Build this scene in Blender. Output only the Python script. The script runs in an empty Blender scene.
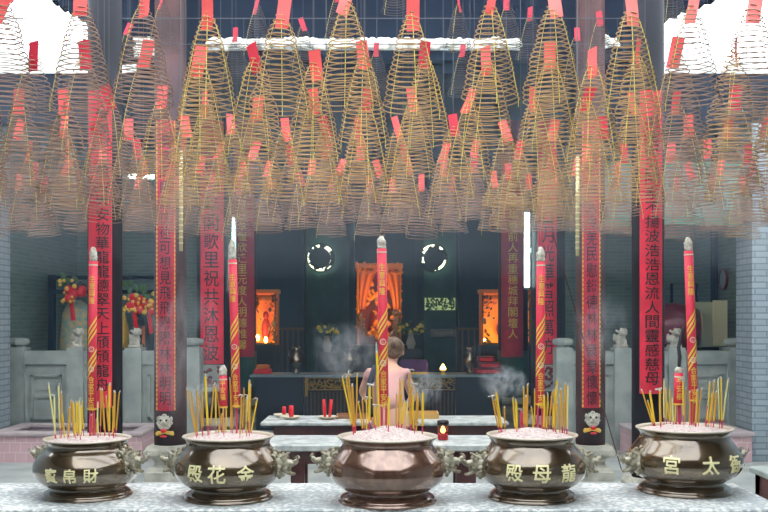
import bpy, math, random
from mathutils import Vector, Matrix, Euler, noise

C = bpy.context.scene.collection
R = random.Random(7)
PI = math.pi

# ------------------------------------------------------------------ camera
cam_d = bpy.data.cameras.new('camera')
cam = bpy.data.objects.new('camera', cam_d); C.objects.link(cam)
cam.location = (0, 0, 1.6); cam.rotation_euler = (PI/2, 0, 0)
cam_d.sensor_width = 36; cam_d.lens = 36*1000/768.0
cam_d.shift_y = 60/768.0
cam_d.clip_end = 200
bpy.context.scene.camera = cam

# ------------------------------------------------------------------ world, light, exposure
w = bpy.data.worlds.new('overcast_sky'); bpy.context.scene.world = w
w.use_nodes = True
bg = w.node_tree.nodes['Background']
bg.inputs[0].default_value = (0.90, 0.96, 1.0, 1); bg.inputs[1].default_value = 2.2
def area(name, loc, rot, sx, sy, e, col):
    l = bpy.data.lights.new(name, 'AREA'); l.shape = 'RECTANGLE'; l.size = sx; l.size_y = sy
    l.energy = e; l.color = col
    o = bpy.data.objects.new(name, l); C.objects.link(o); o.location = loc; o.rotation_euler = rot
    return o
vs = bpy.context.scene.view_settings
bpy.context.scene.display_settings.display_device = 'sRGB'
vs.view_transform = 'Standard'; vs.look = 'None'; vs.gamma = 1.0; vs.use_curve_mapping = False
vs.exposure = 1.0
cy = bpy.context.scene.cycles
cy.volume_bounces = 0; cy.volume_step_rate = 1.0; cy.max_bounces = 8; cy.diffuse_bounces = 4
cy.use_denoising = True

# ------------------------------------------------------------------ helpers
def at(px, py, Y):
    return Vector(((px-384)*Y/1000.0, Y, 1.6-(py-316)*Y/1000.0))

def lin(c):
    return tuple((v/255/12.92) if v/255 <= .04045 else ((v/255+.055)/1.055)**2.4 for v in c)

def mat(name, col, rough=.6, metal=0., noise_amt=0., nscale=8., bump=0., bscale=60., emit=None, estr=1., col2=None, spec=.5, stretch=None, alpha_tr=None, coat=0.):
    m = bpy.data.materials.new(name); m.use_nodes = True
    nt = m.node_tree; N = nt.nodes; L = nt.links; b = N['Principled BSDF']
    b.inputs['Base Color'].default_value = (*lin(col), 1)
    b.inputs['Roughness'].default_value = rough; b.inputs['Metallic'].default_value = metal
    b.inputs['Specular IOR Level'].default_value = spec
    b.inputs['Coat Weight'].default_value = coat; b.inputs['Coat IOR'].default_value = 1.75; b.inputs['Coat Roughness'].default_value = .08
    tc = N.new('ShaderNodeTexCoord'); mp = N.new('ShaderNodeMapping'); L.new(tc.outputs['Object'], mp.inputs[0])
    if stretch: mp.inputs['Scale'].default_value = stretch
    if col2 is not None or noise_amt > 0:
        t = N.new('ShaderNodeTexNoise'); t.inputs['Scale'].default_value = nscale; t.inputs['Detail'].default_value = 5
        L.new(mp.outputs[0], t.inputs['Vector'])
        r = N.new('ShaderNodeValToRGB'); L.new(t.outputs['Fac'], r.inputs[0])
        r.color_ramp.elements[0].position = .35; r.color_ramp.elements[1].position = .65
        c2 = col2 if col2 is not None else tuple(max(0, v*(1-noise_amt)) for v in col)
        r.color_ramp.elements[0].color = (*lin(c2), 1); r.color_ramp.elements[1].color = (*lin(col), 1)
        L.new(r.outputs[0], b.inputs['Base Color'])
    if bump > 0:
        t2 = N.new('ShaderNodeTexNoise'); t2.inputs['Scale'].default_value = bscale; t2.inputs['Detail'].default_value = 3
        L.new(mp.outputs[0], t2.inputs['Vector'])
        bu = N.new('ShaderNodeBump'); bu.inputs['Strength'].default_value = bump; bu.inputs['Distance'].default_value = .01
        L.new(t2.outputs['Fac'], bu.inputs['Height']); L.new(bu.outputs[0], b.inputs['Normal'])
    if emit is not None:
        b.inputs['Emission Color'].default_value = (*lin(emit), 1); b.inputs['Emission Strength'].default_value = estr
    return m

def brick(name, c1, c2, mortar, bw=.28, bh=.075, axis='x', ms=.008):
    m = bpy.data.materials.new(name); m.use_nodes = True
    nt = m.node_tree; N = nt.nodes; L = nt.links; b = N['Principled BSDF']; b.inputs['Roughness'].default_value = .85
    tc = N.new('ShaderNodeTexCoord'); sp = N.new('ShaderNodeSeparateXYZ'); cb = N.new('ShaderNodeCombineXYZ'); ad = N.new('ShaderNodeMath'); ad.operation = 'ADD'
    L.new(tc.outputs['Object'], sp.inputs[0]); L.new(sp.outputs[0], ad.inputs[0]); L.new(sp.outputs[1], ad.inputs[1])
    L.new(ad.outputs[0], cb.inputs[0]); L.new(sp.outputs[2], cb.inputs[1])
    t = N.new('ShaderNodeTexBrick'); L.new(cb.outputs[0], t.inputs['Vector'])
    t.inputs['Color1'].default_value = (*lin(c1), 1); t.inputs['Color2'].default_value = (*lin(c2), 1); t.inputs['Mortar'].default_value = (*lin(mortar), 1)
    t.inputs['Scale'].default_value = 1; t.inputs['Brick Width'].default_value = bw; t.inputs['Row Height'].default_value = bh; t.inputs['Mortar Size'].default_value = ms
    L.new(t.outputs['Color'], b.inputs['Base Color'])
    bu = N.new('ShaderNodeBump'); bu.inputs['Strength'].default_value = .4; bu.inputs['Distance'].default_value = .01; bu.invert = True
    L.new(t.outputs['Fac'], bu.inputs['Height']); L.new(bu.outputs[0], b.inputs['Normal'])
    return m

class MB:
    def __init__(s): s.v = []; s.f = []
    def add(s, vs, fs):
        o = len(s.v); s.v += [tuple(p) for p in vs]; s.f += [tuple(i+o for i in f) for f in fs]; return s
    def box(s, x0, x1, y0, y1, z0, z1, M=None):
        vs = [Vector((x, y, z)) for x in (x0, x1) for y in (y0, y1) for z in (z0, z1)]
        if M: vs = [M @ p for p in vs]
        return s.add(vs, [(0, 1, 3, 2), (4, 6, 7, 5), (0, 4, 5, 1), (2, 3, 7, 6), (0, 2, 6, 4), (1, 5, 7, 3)])
    def bev(s, x0, x1, y0, y1, z0, z1, b=.01):
        # box with chamfered top and bottom edges
        L = [(b, z0), (0, z0+b), (0, z1-b), (b, z1)]
        vs = []
        for i, z in L:
            vs += [(x0+i, y0+i, z), (x1-i, y0+i, z), (x1-i, y1-i, z), (x0+i, y1-i, z)]
        fs = [(3, 2, 1, 0), (12, 13, 14, 15)]
        for k in range(3):
            for j in range(4):
                a = 4*k+j; c = 4*k+(j+1) % 4; fs.append((a, c, c+4, a+4))
        return s.add(vs, fs)
    def tube(s, pts, r, n=6, caps=True, flat=None):
        pts = [Vector(p) for p in pts]; k = len(pts); rs = r if isinstance(r, (list, tuple)) else [r]*k
        vs = []; up = None
        for i in range(k):
            d = (pts[min(i+1, k-1)]-pts[max(i-1, 0)]).normalized()
            if up is None:
                up = Vector((0, 0, 1)) if abs(d.z) < .9 else Vector((0, 1, 0))
            a = d.cross(up)
            if a.length < 1e-6: a = d.cross(Vector((1, 0, 0)))
            a.normalize(); b = a.cross(d).normalized(); up = b
            for j in range(n):
                t = 2*PI*j/n
                vs.append(pts[i]+a*math.cos(t)*rs[i]+b*math.sin(t)*rs[i])
        fs = [(i*n+j, i*n+(j+1) % n, (i+1)*n+(j+1) % n, (i+1)*n+j) for i in range(k-1) for j in range(n)]
        if caps: fs += [tuple(range(n))[::-1], tuple((k-1)*n+j for j in range(n))]
        return s.add(vs, fs)
    def lathe(s, prof, n=24, c=(0, 0, 0), close=True):
        vs = []; k = len(prof)
        for r, z in prof:
            for j in range(n):
                t = 2*PI*j/n; vs.append((c[0]+r*math.cos(t), c[1]+r*math.sin(t), c[2]+z))
        fs = [(i*n+j, i*n+(j+1) % n, (i+1)*n+(j+1) % n, (i+1)*n+j) for i in range(k-1) for j in range(n)]
        if close: fs += [tuple(range(n))[::-1], tuple((k-1)*n+j for j in range(n))]
        return s.add(vs, fs)
    def ell(s, c, r, rot=None, nu=12, nv=8):
        if not isinstance(r, (tuple, list)): r = (r, r, r)
        M = Euler(rot).to_matrix() if rot else Matrix.Identity(3)
        vs = [Vector((0, 0, -1))]
        for i in range(1, nv):
            p = -PI/2+PI*i/nv
            for j in range(nu):
                t = 2*PI*j/nu; vs.append(Vector((math.cos(p)*math.cos(t), math.cos(p)*math.sin(t), math.sin(p))))
        vs.append(Vector((0, 0, 1)))
        vs = [M @ Vector((a.x*r[0], a.y*r[1], a.z*r[2])) + Vector(c) for a in vs]
        fs = [(0, 1+(j+1) % nu, 1+j) for j in range(nu)]
        for i in range(nv-2):
            for j in range(nu):
                a = 1+i*nu+j; b = 1+i*nu+(j+1) % nu; fs.append((a, b, b+nu, a+nu))
        l = len(vs)-1; q = 1+(nv-2)*nu
        fs += [(q+j, q+(j+1) % nu, l) for j in range(nu)]
        return s.add(vs, fs)
    def prism(s, poly, y0, y1):          # poly in x,z
        n = len(poly)
        vs = [(x, y0, z) for x, z in poly]+[(x, y1, z) for x, z in poly]
        fs = [tuple(range(n)), tuple(range(2*n-1, n-1, -1))]+[(i, i+n, (i+1) % n+n, (i+1) % n) for i in range(n)]
        return s.add(vs, fs)
    def mesh(s, name, m, smooth=False):
        me = bpy.data.meshes.new(name); me.from_pydata(s.v, [], s.f); me.materials.append(m)
        if smooth: me.polygons.foreach_set('use_smooth', [True]*len(me.polygons))
        me.update(); return me
    def obj(s, name, m, parent=None, smooth=False, loc=None):
        return link(name, s.mesh(name, m, smooth), parent, loc)

def link(name, me, parent=None, loc=None):
    o = bpy.data.objects.new(name, me); C.objects.link(o)
    if parent: o.parent = parent
    if loc is not None: o.location = loc
    return o
def fixn(o):
    import bmesh
    b = bmesh.new(); b.from_mesh(o.data); bmesh.ops.recalc_face_normals(b, faces=b.faces); b.to_mesh(o.data); b.free(); return o

def tag(o, label, cat, group=None, kind=None):
    o['label'] = label
    o['category'] = cat
    if group: o['group'] = group
    if kind: o['kind'] = kind
    return o
def thing(name, label, cat, loc=(0, 0, 0), rz=0, group=None):
    o = bpy.data.objects.new(name, None); C.objects.link(o); o.location = loc; o.rotation_euler = (0, 0, rz)
    o.empty_display_size = .05
    return tag(o, label, cat, group)
def struct(name, mb, m, smooth=False):
    o = mb.obj(name, m, None, smooth); o['kind'] = 'structure'; return fixn(o)
def copy_tree(o, parent=None):
    c = o.copy(); C.objects.link(c)
    if parent: c.parent = parent
    for ch in [x for x in list(C.objects) if x.parent == o]: copy_tree(ch, c)
    return c

def remesh(name, mb, m, voxel, bump=0., bscale=40., smooth_it=2, parent=None):
    o = mb.obj('tmp', m); fixn(o)
    a = o.modifiers.new('r', 'REMESH'); a.mode = 'VOXEL'; a.voxel_size = voxel; a.use_smooth_shade = True
    b = o.modifiers.new('s', 'SMOOTH'); b.iterations = smooth_it; b.factor = .5
    dg = bpy.context.evaluated_depsgraph_get(); dg.update()
    me = bpy.data.meshes.new_from_object(o.evaluated_get(dg)); me.name = name
    if bump:
        for v in me.vertices:
            v.co += v.normal*bump*noise.noise(v.co*bscale)
    if not me.materials: me.materials.append(m)
    bpy.data.objects.remove(o)
    return me

_gl = {}
def glyph(ch, bold=.006):
    if (ch, bold) in _gl: return _gl[(ch, bold)]
    cu = bpy.data.curves.new('g', 'FONT'); cu.body = ch; cu.size = 1; cu.offset = bold; cu.resolution_u = 3
    cu.align_x = 'CENTER'
    o = bpy.data.objects.new('g', cu); C.objects.link(o)
    dg = bpy.context.evaluated_depsgraph_get(); dg.update()
    me = bpy.data.meshes.new_from_object(o.evaluated_get(dg))
    import bmesh
    bm = bmesh.new(); bm.from_mesh(me); bmesh.ops.triangulate(bm, faces=bm.faces)
    for _ in range(5):
        ed = [e for e in bm.edges if (e.verts[0].co-e.verts[1].co).length > .16]
        if not ed: break
        bmesh.ops.subdivide_edges(bm, edges=ed, cuts=1, use_grid_fill=False); bmesh.ops.triangulate(bm, faces=bm.faces)
    bm.to_mesh(me); bm.free()
    vs = [(v.co.x, v.co.y) for v in me.vertices]; fs = [tuple(p.vertices) for p in me.polygons]
    bpy.data.objects.remove(o); bpy.data.curves.remove(cu); bpy.data.meshes.remove(me)
    if vs:
        x0 = min(v[0] for v in vs); x1 = max(v[0] for v in vs); y0 = min(v[1] for v in vs); y1 = max(v[1] for v in vs)
        s = max(x1-x0, y1-y0)
        vs = [((x-(x0+x1)/2)/s, (y-(y0+y1)/2)/s) for x, y in vs]
    _gl[(ch, bold)] = (vs, fs); return _gl[(ch, bold)]
def put_glyph(mb, ch, fn, sx, sz, bold=.006):
    vs, fs = glyph(ch, bold)
    mb.add([fn(x*sx, z*sz) for x, z in vs], fs)

ORD = ['first', 'second', 'third', 'fourth', 'fifth', 'sixth', 'seventh', 'eighth', 'ninth', 'tenth', 'eleventh', 'twelfth', 'thirteenth', 'fourteenth', 'fifteenth', 'sixteenth', 'seventeenth', 'eighteenth', 'nineteenth', 'twentieth', 'twenty-first', 'twenty-second', 'twenty-third', 'twenty-fourth', 'twenty-fifth', 'twenty-sixth', 'twenty-seventh', 'twenty-eighth', 'twenty-ninth', 'thirtieth', 'thirty-first', 'thirty-second']

# ------------------------------------------------------------------ materials
M = {}
M['floor'] = mat('courtyard_stone', (184, 188, 184), .75, col2=(160, 166, 164), nscale=3, bump=.15)
M['brick_skylit'] = brick('skylit_brick', (165, 178, 185), (150, 164, 172), (126, 136, 144), .26, .068)  # paler, bluer than the bay brick: open-sky light put into the colour
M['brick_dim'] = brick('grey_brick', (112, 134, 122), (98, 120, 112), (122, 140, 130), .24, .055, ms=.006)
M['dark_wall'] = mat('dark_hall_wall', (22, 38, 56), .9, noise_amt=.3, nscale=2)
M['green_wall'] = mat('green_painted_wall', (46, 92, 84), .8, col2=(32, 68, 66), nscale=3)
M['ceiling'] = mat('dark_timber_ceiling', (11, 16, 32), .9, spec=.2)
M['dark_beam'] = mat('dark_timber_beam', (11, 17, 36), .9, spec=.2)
M['white_wall'] = mat('white_plaster', (225, 232, 230), .8, noise_amt=.1)
M['carve_white'] = mat('white_carving', (235, 235, 225), .6, bump=.6, bscale=30)
M['tile_pink'] = brick('pink_tile', (214, 176, 180), (206, 168, 174), (225, 205, 205), .12, .11, ms=.004)
M['stone'] = mat('grey_stone', (166, 174, 168), .8, col2=(142, 150, 146), nscale=5, bump=.2)
M['stone_base'] = mat('pale_stone', (200, 196, 182), .8, col2=(164, 162, 150), nscale=9, bump=.2)
M['col_dark'] = mat('dark_lacquered_timber', (28, 22, 30), .65, spec=.25, noise_amt=.3, nscale=3)
M['col_brown'] = mat('brown_lacquered_timber', (88, 56, 54), .6, spec=.25, noise_amt=.3, nscale=3)
M['col_green'] = mat('green_lacquered_timber', (28, 84, 72), .5, noise_amt=.2)
M['banner_red'] = mat('red_board', (232, 36, 64), .6, noise_amt=.12, nscale=6)
M['banner_crim'] = mat('crimson_board', (204, 32, 62), .6, noise_amt=.15, nscale=6)
M['ink'] = mat('black_ink', (18, 16, 22), .6)
M['gold'] = mat('gold_paint', (236, 196, 84), .5, metal=.1)
M['goldpale'] = mat('pale_gold', (238, 228, 176), .45, metal=.15)
M['bronze'] = mat('dark_bronze', (112, 94, 70), .24, metal=.7, col2=(84, 68, 50), nscale=9, bump=.02, coat=1.0)
M['bronze_red'] = mat('reddish_bronze', (136, 104, 86), .22, metal=.65, col2=(106, 74, 60), nscale=40, stretch=(1, 1, .15), bump=.02, coat=1.0)
M['rim'] = mat('pale_worn_rim', (196, 186, 168), .4, metal=.3)
M['head'] = mat('grey_worn_bronze', (186, 180, 160), .38, metal=.3, col2=(122, 114, 92), nscale=30, bump=.5, bscale=120)
M['ash'] = mat('pale_incense_ash', (212, 200, 194), .95, col2=(178, 154, 152), nscale=80, bump=.8, bscale=90)
M['coil'] = mat('brown_incense', (194, 156, 110), .8, noise_amt=.25, nscale=4)
M['coil_hazed'] = mat('hazed_incense', (170, 138, 120), .85, noise_amt=.25, nscale=4)  # copy of the coil brown with haze over rear and side rows mixed in
M['coil_dark'] = mat('dark_incense', (84, 66, 56), .85, noise_amt=.25, nscale=4)
M['thread'] = mat('yellow_thread', (222, 206, 96), .6)
M['wire'] = mat('thin_steel_wire', (90, 90, 92), .5, metal=.6)
M['tag'] = mat('salmon_paper', (242, 92, 90), .7, noise_amt=.08)
M['tag2'] = mat('faded_pink_paper', (246, 130, 124), .7, noise_amt=.08)
M['tag_dark'] = mat('deep_red_paper', (196, 34, 58), .7)
M['stick_y'] = mat('yellow_incense', (226, 190, 50), .7)
M['stick_o'] = mat('ochre_incense', (204, 156, 60), .7)
M['stick_p'] = mat('pale_yellow_incense', (222, 214, 140), .7)
M['pink'] = mat('pink_dyed_bamboo', (206, 60, 100), .6)
M['redcore'] = mat('red_dyed_bamboo', (190, 40, 56), .6)
M['ashtip'] = mat('burnt_ash', (214, 212, 204), .95, col2=(170, 160, 140), nscale=60, bump=.5, bscale=120)
M['char'] = mat('charred_incense', (56, 58, 62), .9)
M['joss_red'] = mat('red_candle_paper', (220, 52, 76), .5)
M['slab'] = mat('pale_marble', (204, 208, 204), .5, col2=(150, 156, 156), nscale=14, bump=.05)
M['table_wood'] = mat('reddish_brown_timber', (94, 46, 44), .5, noise_amt=.3)
M['plate'] = mat('cream_ceramic', (222, 214, 190), .35)
M['redwax'] = mat('red_wax', (214, 22, 40), .4)
M['flame'] = mat('flame', (255, 190, 80), emit=(255, 190, 90), estr=14)
M['tubelamp'] = mat('lit_tube', (240, 255, 250), emit=(225, 255, 245), estr=7)
M['lampfit'] = mat('lamp_fitting', (120, 150, 150), .5)
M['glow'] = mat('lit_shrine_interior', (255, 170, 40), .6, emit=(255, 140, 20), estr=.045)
M['window_lit'] = mat('backlit_pane', (235, 240, 215), emit=(232, 242, 205), estr=2.2)
M['shrine_gold'] = mat('gilded_carving', (226, 140, 36), .4, metal=.4, bump=.8, bscale=40)
M['shrine_dark'] = mat('smoky_gilt_carving', (92, 72, 50), .5, metal=.3, bump=.8, bscale=40)
M['shrine_red'] = mat('red_silk', (140, 30, 26), .6)
M['orange_silk'] = mat('orange_silk', (196, 104, 34), .5)
M['altar_dark'] = mat('black_lacquer', (18, 18, 30), .4)
M['altar_edge'] = mat('pale_altar_edge', (130, 150, 158), .6)
M['leaf'] = mat('green_leaf', (60, 96, 50), .6)
M['flower'] = mat('yellow_flower', (206, 196, 60), .6)
M['drum'] = mat('maroon_lacquer', (122, 26, 42), .35, noise_amt=.2)
M['cream'] = mat('cream_board', (226, 218, 172), .6)
M['skin'] = mat('skin', (214, 164, 140), .55)
M['hair'] = mat('brown_hair', (124, 100, 82), .7, noise_amt=.3, nscale=40)
M['pinkcloth'] = mat('pale_pink_cloth', (206, 156, 150), .8)
M['darkcloth'] = mat('dark_cloth', (40, 44, 56), .8)
M['brass'] = mat('pale_brass', (206, 196, 150), .4, metal=.4)
M['bamboo'] = mat('woven_bamboo', (206, 166, 96), .7)
M['glassred'] = mat('red_glass', (170, 14, 26), .15)
M['smokeglass'] = mat('smoked_glass', (30, 26, 28), .1)
M['teal_board'] = mat('grey_green_board', (128, 150, 142), .7, noise_amt=.15)
M['teal_trim'] = mat('green_trim', (70, 122, 102), .6)
M['robe'] = mat('patterned_robe', (120, 160, 150), .7, col2=(206, 170, 110), nscale=14)
M['robe2'] = mat('dark_teal_robe', (34, 52, 60), .7)

# ------------------------------------------------------------------ setting
# floor with the courtyard
struct('floor', MB().box(-6, 6, -6, 22, -.2, 0), M['floor'])
# hall behind
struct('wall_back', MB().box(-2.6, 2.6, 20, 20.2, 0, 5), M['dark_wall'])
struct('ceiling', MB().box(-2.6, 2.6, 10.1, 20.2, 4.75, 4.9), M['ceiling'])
for s, nm in ((-1, 'left'), (1, 'right')):
    # pilaster and flank of the side bay
    a, b = sorted((s*(4.3 if s < 0 else 4.05), s*6.0))
    struct('wall_%s_pilaster' % nm, MB().box(a, b, 11, 11.5, 0, 4.1), M['brick_skylit'])
    a, b = sorted((s*4.6, s*4.9))
    struct('wall_%s_bay' % nm, MB().box(a, b, 11.5, 15, 0, 4.1), M['brick_dim'])
    a, b = sorted((s*2.45, s*4.9))
    struct('wall_back_%s_bay' % nm, MB().box(a, b, 15, 15.2, 0, 4.3), M['brick_dim'])
    a, b = sorted((s*4.35, s*4.55))
    # lower aisle roof band
    a, b = sorted((s*2.25, s*6))
    struct('trim_%d' % (1 if s < 0 else 2), MB().box(a, b, 11.0, 11.2, 3.72, 4.27), M['dark_beam'])
    struct('ceiling_%s_bay' % nm, MB().box(a, b, 11.2, 15.2, 4.1, 4.25), M['ceiling'])
    # white building top behind
    a, b = sorted((s*2.6, s*8))
    struct('wall_far_%s' % nm, MB().box(a, b, 16.5, 16.8, 0, 5.95-.15*(s > 0)), M['white_wall'])
    # courtyard side wall
    a, b = sorted((s*5.2, s*5.4))
    struct('wall_%s' % nm, MB().box(a, b, -6, 11, 0, 4.0), M['brick_skylit'])
    # inner partition between hall and bay beyond the colonnade
    a, b = sorted((s*2.5, s*2.6))
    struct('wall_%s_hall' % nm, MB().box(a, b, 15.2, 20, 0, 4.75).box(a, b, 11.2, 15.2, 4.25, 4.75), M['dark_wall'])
# roof over the entrance hall behind the camera
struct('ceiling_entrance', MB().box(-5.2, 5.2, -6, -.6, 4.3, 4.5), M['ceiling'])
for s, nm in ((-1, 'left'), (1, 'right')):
    a, b = sorted((s*2.5, s*5.4)); struct('ceiling_%s_gallery' % nm, MB().box(a, b, -.6, 6.5, 4.0, 4.15), M['ceiling'])  # unseen eaves, added to narrow the sky reflected on the pots
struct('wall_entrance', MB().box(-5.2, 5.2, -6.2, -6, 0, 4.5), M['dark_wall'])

# front fascia of the hall roof, with the saw-tooth tile ends at both sides
def fascia():
    Y = 9.95
    P = [(92, 40), (92, 26), (86, 24), (84, 17), (78, 18), (76, 11), (69, 13), (67, 6), (60, 8), (57, 0), (52, 2), (50, -90),
         (718, -90), (716, 0), (708, 0), (704, 5), (697, 4), (692, 9), (685, 8), (680, 14), (673, 13), (668, 20), (663, 19), (660, 28), (656, 30), (656, 60), (92, 60)]
    return MB().prism([(at(x, y, Y).x, at(x, y, Y).z) for x, y in P], Y, Y+.15)
f_ = struct('trim_3', fascia(), M['dark_beam'])
# beam under it
struct('trim_4', MB().box(-2.5, 2.5, 10.1, 10.4, 4.05, 4.2), M['dark_beam'])

# white carved frieze hanging on the beam
fr = thing('carved_frieze', 'white carved ceramic frieze running along the dark roof beam behind the incense coils', 'frieze', (0, 9.9, 4.3))
mb = MB(); rr = random.Random(3)
x = -1.72
while x < 1.32:
    h = .055+.03*rr.random()
    mb.ell((x, rr.uniform(-.01, .02), rr.uniform(-.035, .03)), (rr.uniform(.03, .07), .03, h*.6), (0, rr.uniform(-.6, .6), 0), 8, 6)
    x += .022
mb.obj('foliage_carving', M['carve_white'], fr, True)
MB().box(-1.75, 1.35, .02, .05, -.06, .05).obj('backing_rail', M['white_wall'], fr)
fr2 = thing('carved_finial', 'small white carved ornament on the beam right of the long frieze', 'ornament', at(607, 42, 9.9))
mb = MB()
for k in range(12): mb.ell((rr.uniform(-.1, .1), 0, rr.uniform(-.05, .05)), (.04, .025, .03), None, 8, 6)
mb.obj('carving', M['carve_white'], fr2, True); MB().box(-.1, .1, .0, .05, -.04, .04).obj('backing', M['white_wall'], fr2)
fr3 = thing('carved_finial', 'small white carved ornament on the beam at the far left', 'ornament', at(148, 42, 9.9))
mb = MB()
for k in range(18): mb.ell((rr.uniform(-.13, .1), 0, rr.uniform(-.13, .06)), (.04, .025, .03), None, 8, 6)
mb.obj('carving', M['carve_white'], fr3, True); MB().box(-.1, .1, .0, .05, -.08, .04).obj('backing', M['white_wall'], fr3)

# ------------------------------------------------------------------ side bays: balustrades
def lion(parent, c, s):
    mb = MB()
    mb.ell((0, 0, .08), (.065, .05, .08)); mb.ell((.02, -.03, .17), (.05, .05, .05)); mb.ell((.03, -.075, .155), (.028, .03, .022))
    mb.ell((-.05, 0, .19), .018); mb.ell((.07, -.01, .2), .016); mb.ell((-.045, -.05, .03), (.02, .04, .03)); mb.ell((.05, -.05, .04), (.018, .03, .045))
    mb.ell((-.07, .03, .1), (.025, .03, .06)); mb.box(-.08, .08, -.07, .07, -.02, .015)
    for k in range(8): mb.ell((.02+.05*math.cos(k), -.02, .17+.05*math.sin(k)), .018, None, 6, 5)
    me = lion.me if hasattr(lion, 'me') else remesh('lion', mb, M['stone_base'], .008, .004, 60)
    lion.me = me
    o = link('lion_finial', me, parent, c); o.scale = (s, s, s); return o
def balustrade(x0, x1, posts, lions, label):
    Y = 12
    t = thing('stone_balustrade', label, 'balustrade', (0, Y, 0))
    X = lambda p: (p-384)*Y/1000
    for i in range(len(posts)-1):
        a = X(posts[i]); b = X(posts[i+1])
        mb = MB().bev(a, b, .0, .14, .0, 1.02, .01)
        mb.prism([(a, 1.02), (b, 1.02), (b, 1.13), (b-.05, 1.18), (a+.05, 1.18), (a, 1.13)], -.03, .17)
        p = fixn(mb.obj('panel', M['stone'], t))
        m2 = MB(); a2 = a+.17; b2 = b-.17; z0 = .36; z1 = .9
        m2.box(a2+.06, b2-.06, -.012, .002, z0+.35, z1-.08)
        for (u0, u1, v0, v1) in ((a2, b2, z1-.03, z1), (a2, b2, z0, z0+.03), (a2, a2+.03, z0, z1), (b2-.03, b2, z0, z1), (a2+.08, b2-.08, z0+.26, z0+.29)):
            m2.box(u0, u1, -.025, .002, v0, v1)
        m2.obj('panel_moulding', M['stone'], p)
    for p in posts:
        c = X(p); mb = MB().bev(c-.1, c+.1, -.06, .2, 0, 1.22, .01)
        mb.lathe([(.09, 1.22), (.07, 1.235), (.12, 1.26), (.13, 1.29), (.12, 1.32), (.06, 1.335)], 8, (c, .07, 0)) if p not in lions else None
        o = fixn(mb.obj('post', M['stone'], t))
        if p in lions: lion(o, (c, .07, 1.24), .95)
    return t
balustrade(8, 200, [17, 76, 134, 192], (76, 134), 'grey stone balustrade with lion finials on the left, behind the pink planter')
balustrade(557, 745, [564, 622, 676, 736], (622, 676), 'grey stone balustrade with lion finials on the right, in front of the red drum')

def planter(x0, x1, label):
    t = thing('tiled_planter', label, 'planter', (0, 10.9, 0))
    a = (x0-384)*10.9/1000; b = (x1-384)*10.9/1000; h = .29
    MB().box(a, b, 0, .12, 0, h).box(a, b, .8, .92, 0, h).box(a, a+.12, .12, .8, 0, h).box(b-.12, b, .12, .8, 0, h).obj('tiled_wall', M['tile_pink'], t)
    MB().bev(a-.02, b+.02, -.03, .15, h, h+.045, .01).bev(a-.02, b+.02, .78, .94, h, h+.045, .01).bev(a-.02, a+.15, .15, .78, h, h+.045, .01).bev(b-.15, b+.02, .15, .78, h, h+.045, .01).obj('coping', mat('pinkish_coping', (196, 180, 182), .6, noise_amt=.1), t)
    MB().box(a+.12, b-.12, .12, .8, 0, .27).obj('dark_soil', M['char'], t)
planter(-8, 142, 'long pink tiled planter with pale coping at the left, behind the leftmost pot')
planter(640, 752, 'short pink tiled planter with pale coping at the right, behind the rightmost pot')

# right bay furniture
t = thing('hanging_board', 'grey green board with green lower trim hanging above the right bay', 'board', Vector((3.08, 11.02, at(672, 222, 11.0).z)))
a = -.78; b = .84
MB().box(a, b, 0, .03, .03, .63).obj('board', M['teal_board'], t)
MB().box(a-.02, b+.02, -.03, .05, -.03, .06).box(a-.02, b+.02, -.03, .04, .61, .66).obj('trim_strip', M['teal_trim'], t)
for u in (a+.05, b-.02): MB().tube([(u, .015, .6), (u, .015, 3.73-t.location.z)], .01).obj('hanger_rod', M['wire'], t)
for k in range(1, 3): MB().box(a+k*.5-.006, a+k*.5+.006, -.008, 0, .06, .6).obj('seam', M['stone'], t)

t = thing('barrel_drum', 'large maroon drum on a stand behind the right balustrade', 'drum', at(672, 433, 13.6) * 1)
t.location = ((674-384)*.01275, 12.75, 0); zc = 1.6-.012*12.75
mb = MB(); prof = [(.24, -.3), (.29, -.2), (.325, 0), (.29, .2), (.24, .3)]
mb.lathe([(r, z) for r, z in prof], 32)
o = mb.obj('barrel', M['drum'], t, True); o.rotation_euler = (PI/2, 0, PI/2-.12); o.location = (0, 0, zc)
for s in (-1, 1):
    q = MB().lathe([(.238, 0), (.238, .012), (.22, .02)], 32).obj('drum_skin', M['bamboo'], o, True); q.location = (0, 0, s*.297); q.rotation_euler = (0 if s > 0 else PI, 0, 0)
for sx, sy in ((-1, -1), (1, -1), (-1, 1), (1, 1)):
    MB().tube([(sx*.22, sy*.28, 0), (sx*.16, sy*.2, zc-.2)], .025).obj('stand_leg', M['col_dark'], t)
t = thing('cream_notice_box', 'cream board box standing right of the tallest candle behind the balustrade', 'box', ((711-384)*.0128, 12.8, 0))
MB().bev(-.24, .14, 0, .3, 1.2, 1.78, .008).obj('box_body', mat('olive_cream_board', (176, 178, 140), .7), t)
MB().box(.02, .2, -.03, 0, 1.22, 1.8).obj('front_panel', M['cream'], t)
MB().box(-.2, .12, .05, .25, 0, 1.2).obj('stand', M['col_dark'], t)
t = thing('round_plaque', 'small round red and grey plaque on the right bay wall', 'plaque', at(724, 279, 11.9) + Vector((0, 0, 0)))
t.location = (4.6, 13.5, 1.6+.037*13.5)
o = MB().lathe([(.14, 0), (.14, .02), (.12, .025)], 24).obj('plaque_disc', M['stone'], t); o.rotation_euler = (0, -PI/2, 0)
o = MB().lathe([(.15, 0), (.15, .035), (.125, .035), (.125, 0)], 24).obj('plaque_rim', M['drum'], t); o.rotation_euler = (0, -PI/2, 0)
t = tag(MB().tube([(4.54, 13.75, 0), (4.54, 13.75, 4.1)], .05, 8).obj('drain_pipe', M['dark_beam']), 'dark vertical pipe on the brick wall of the right bay', 'pipe')
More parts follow.
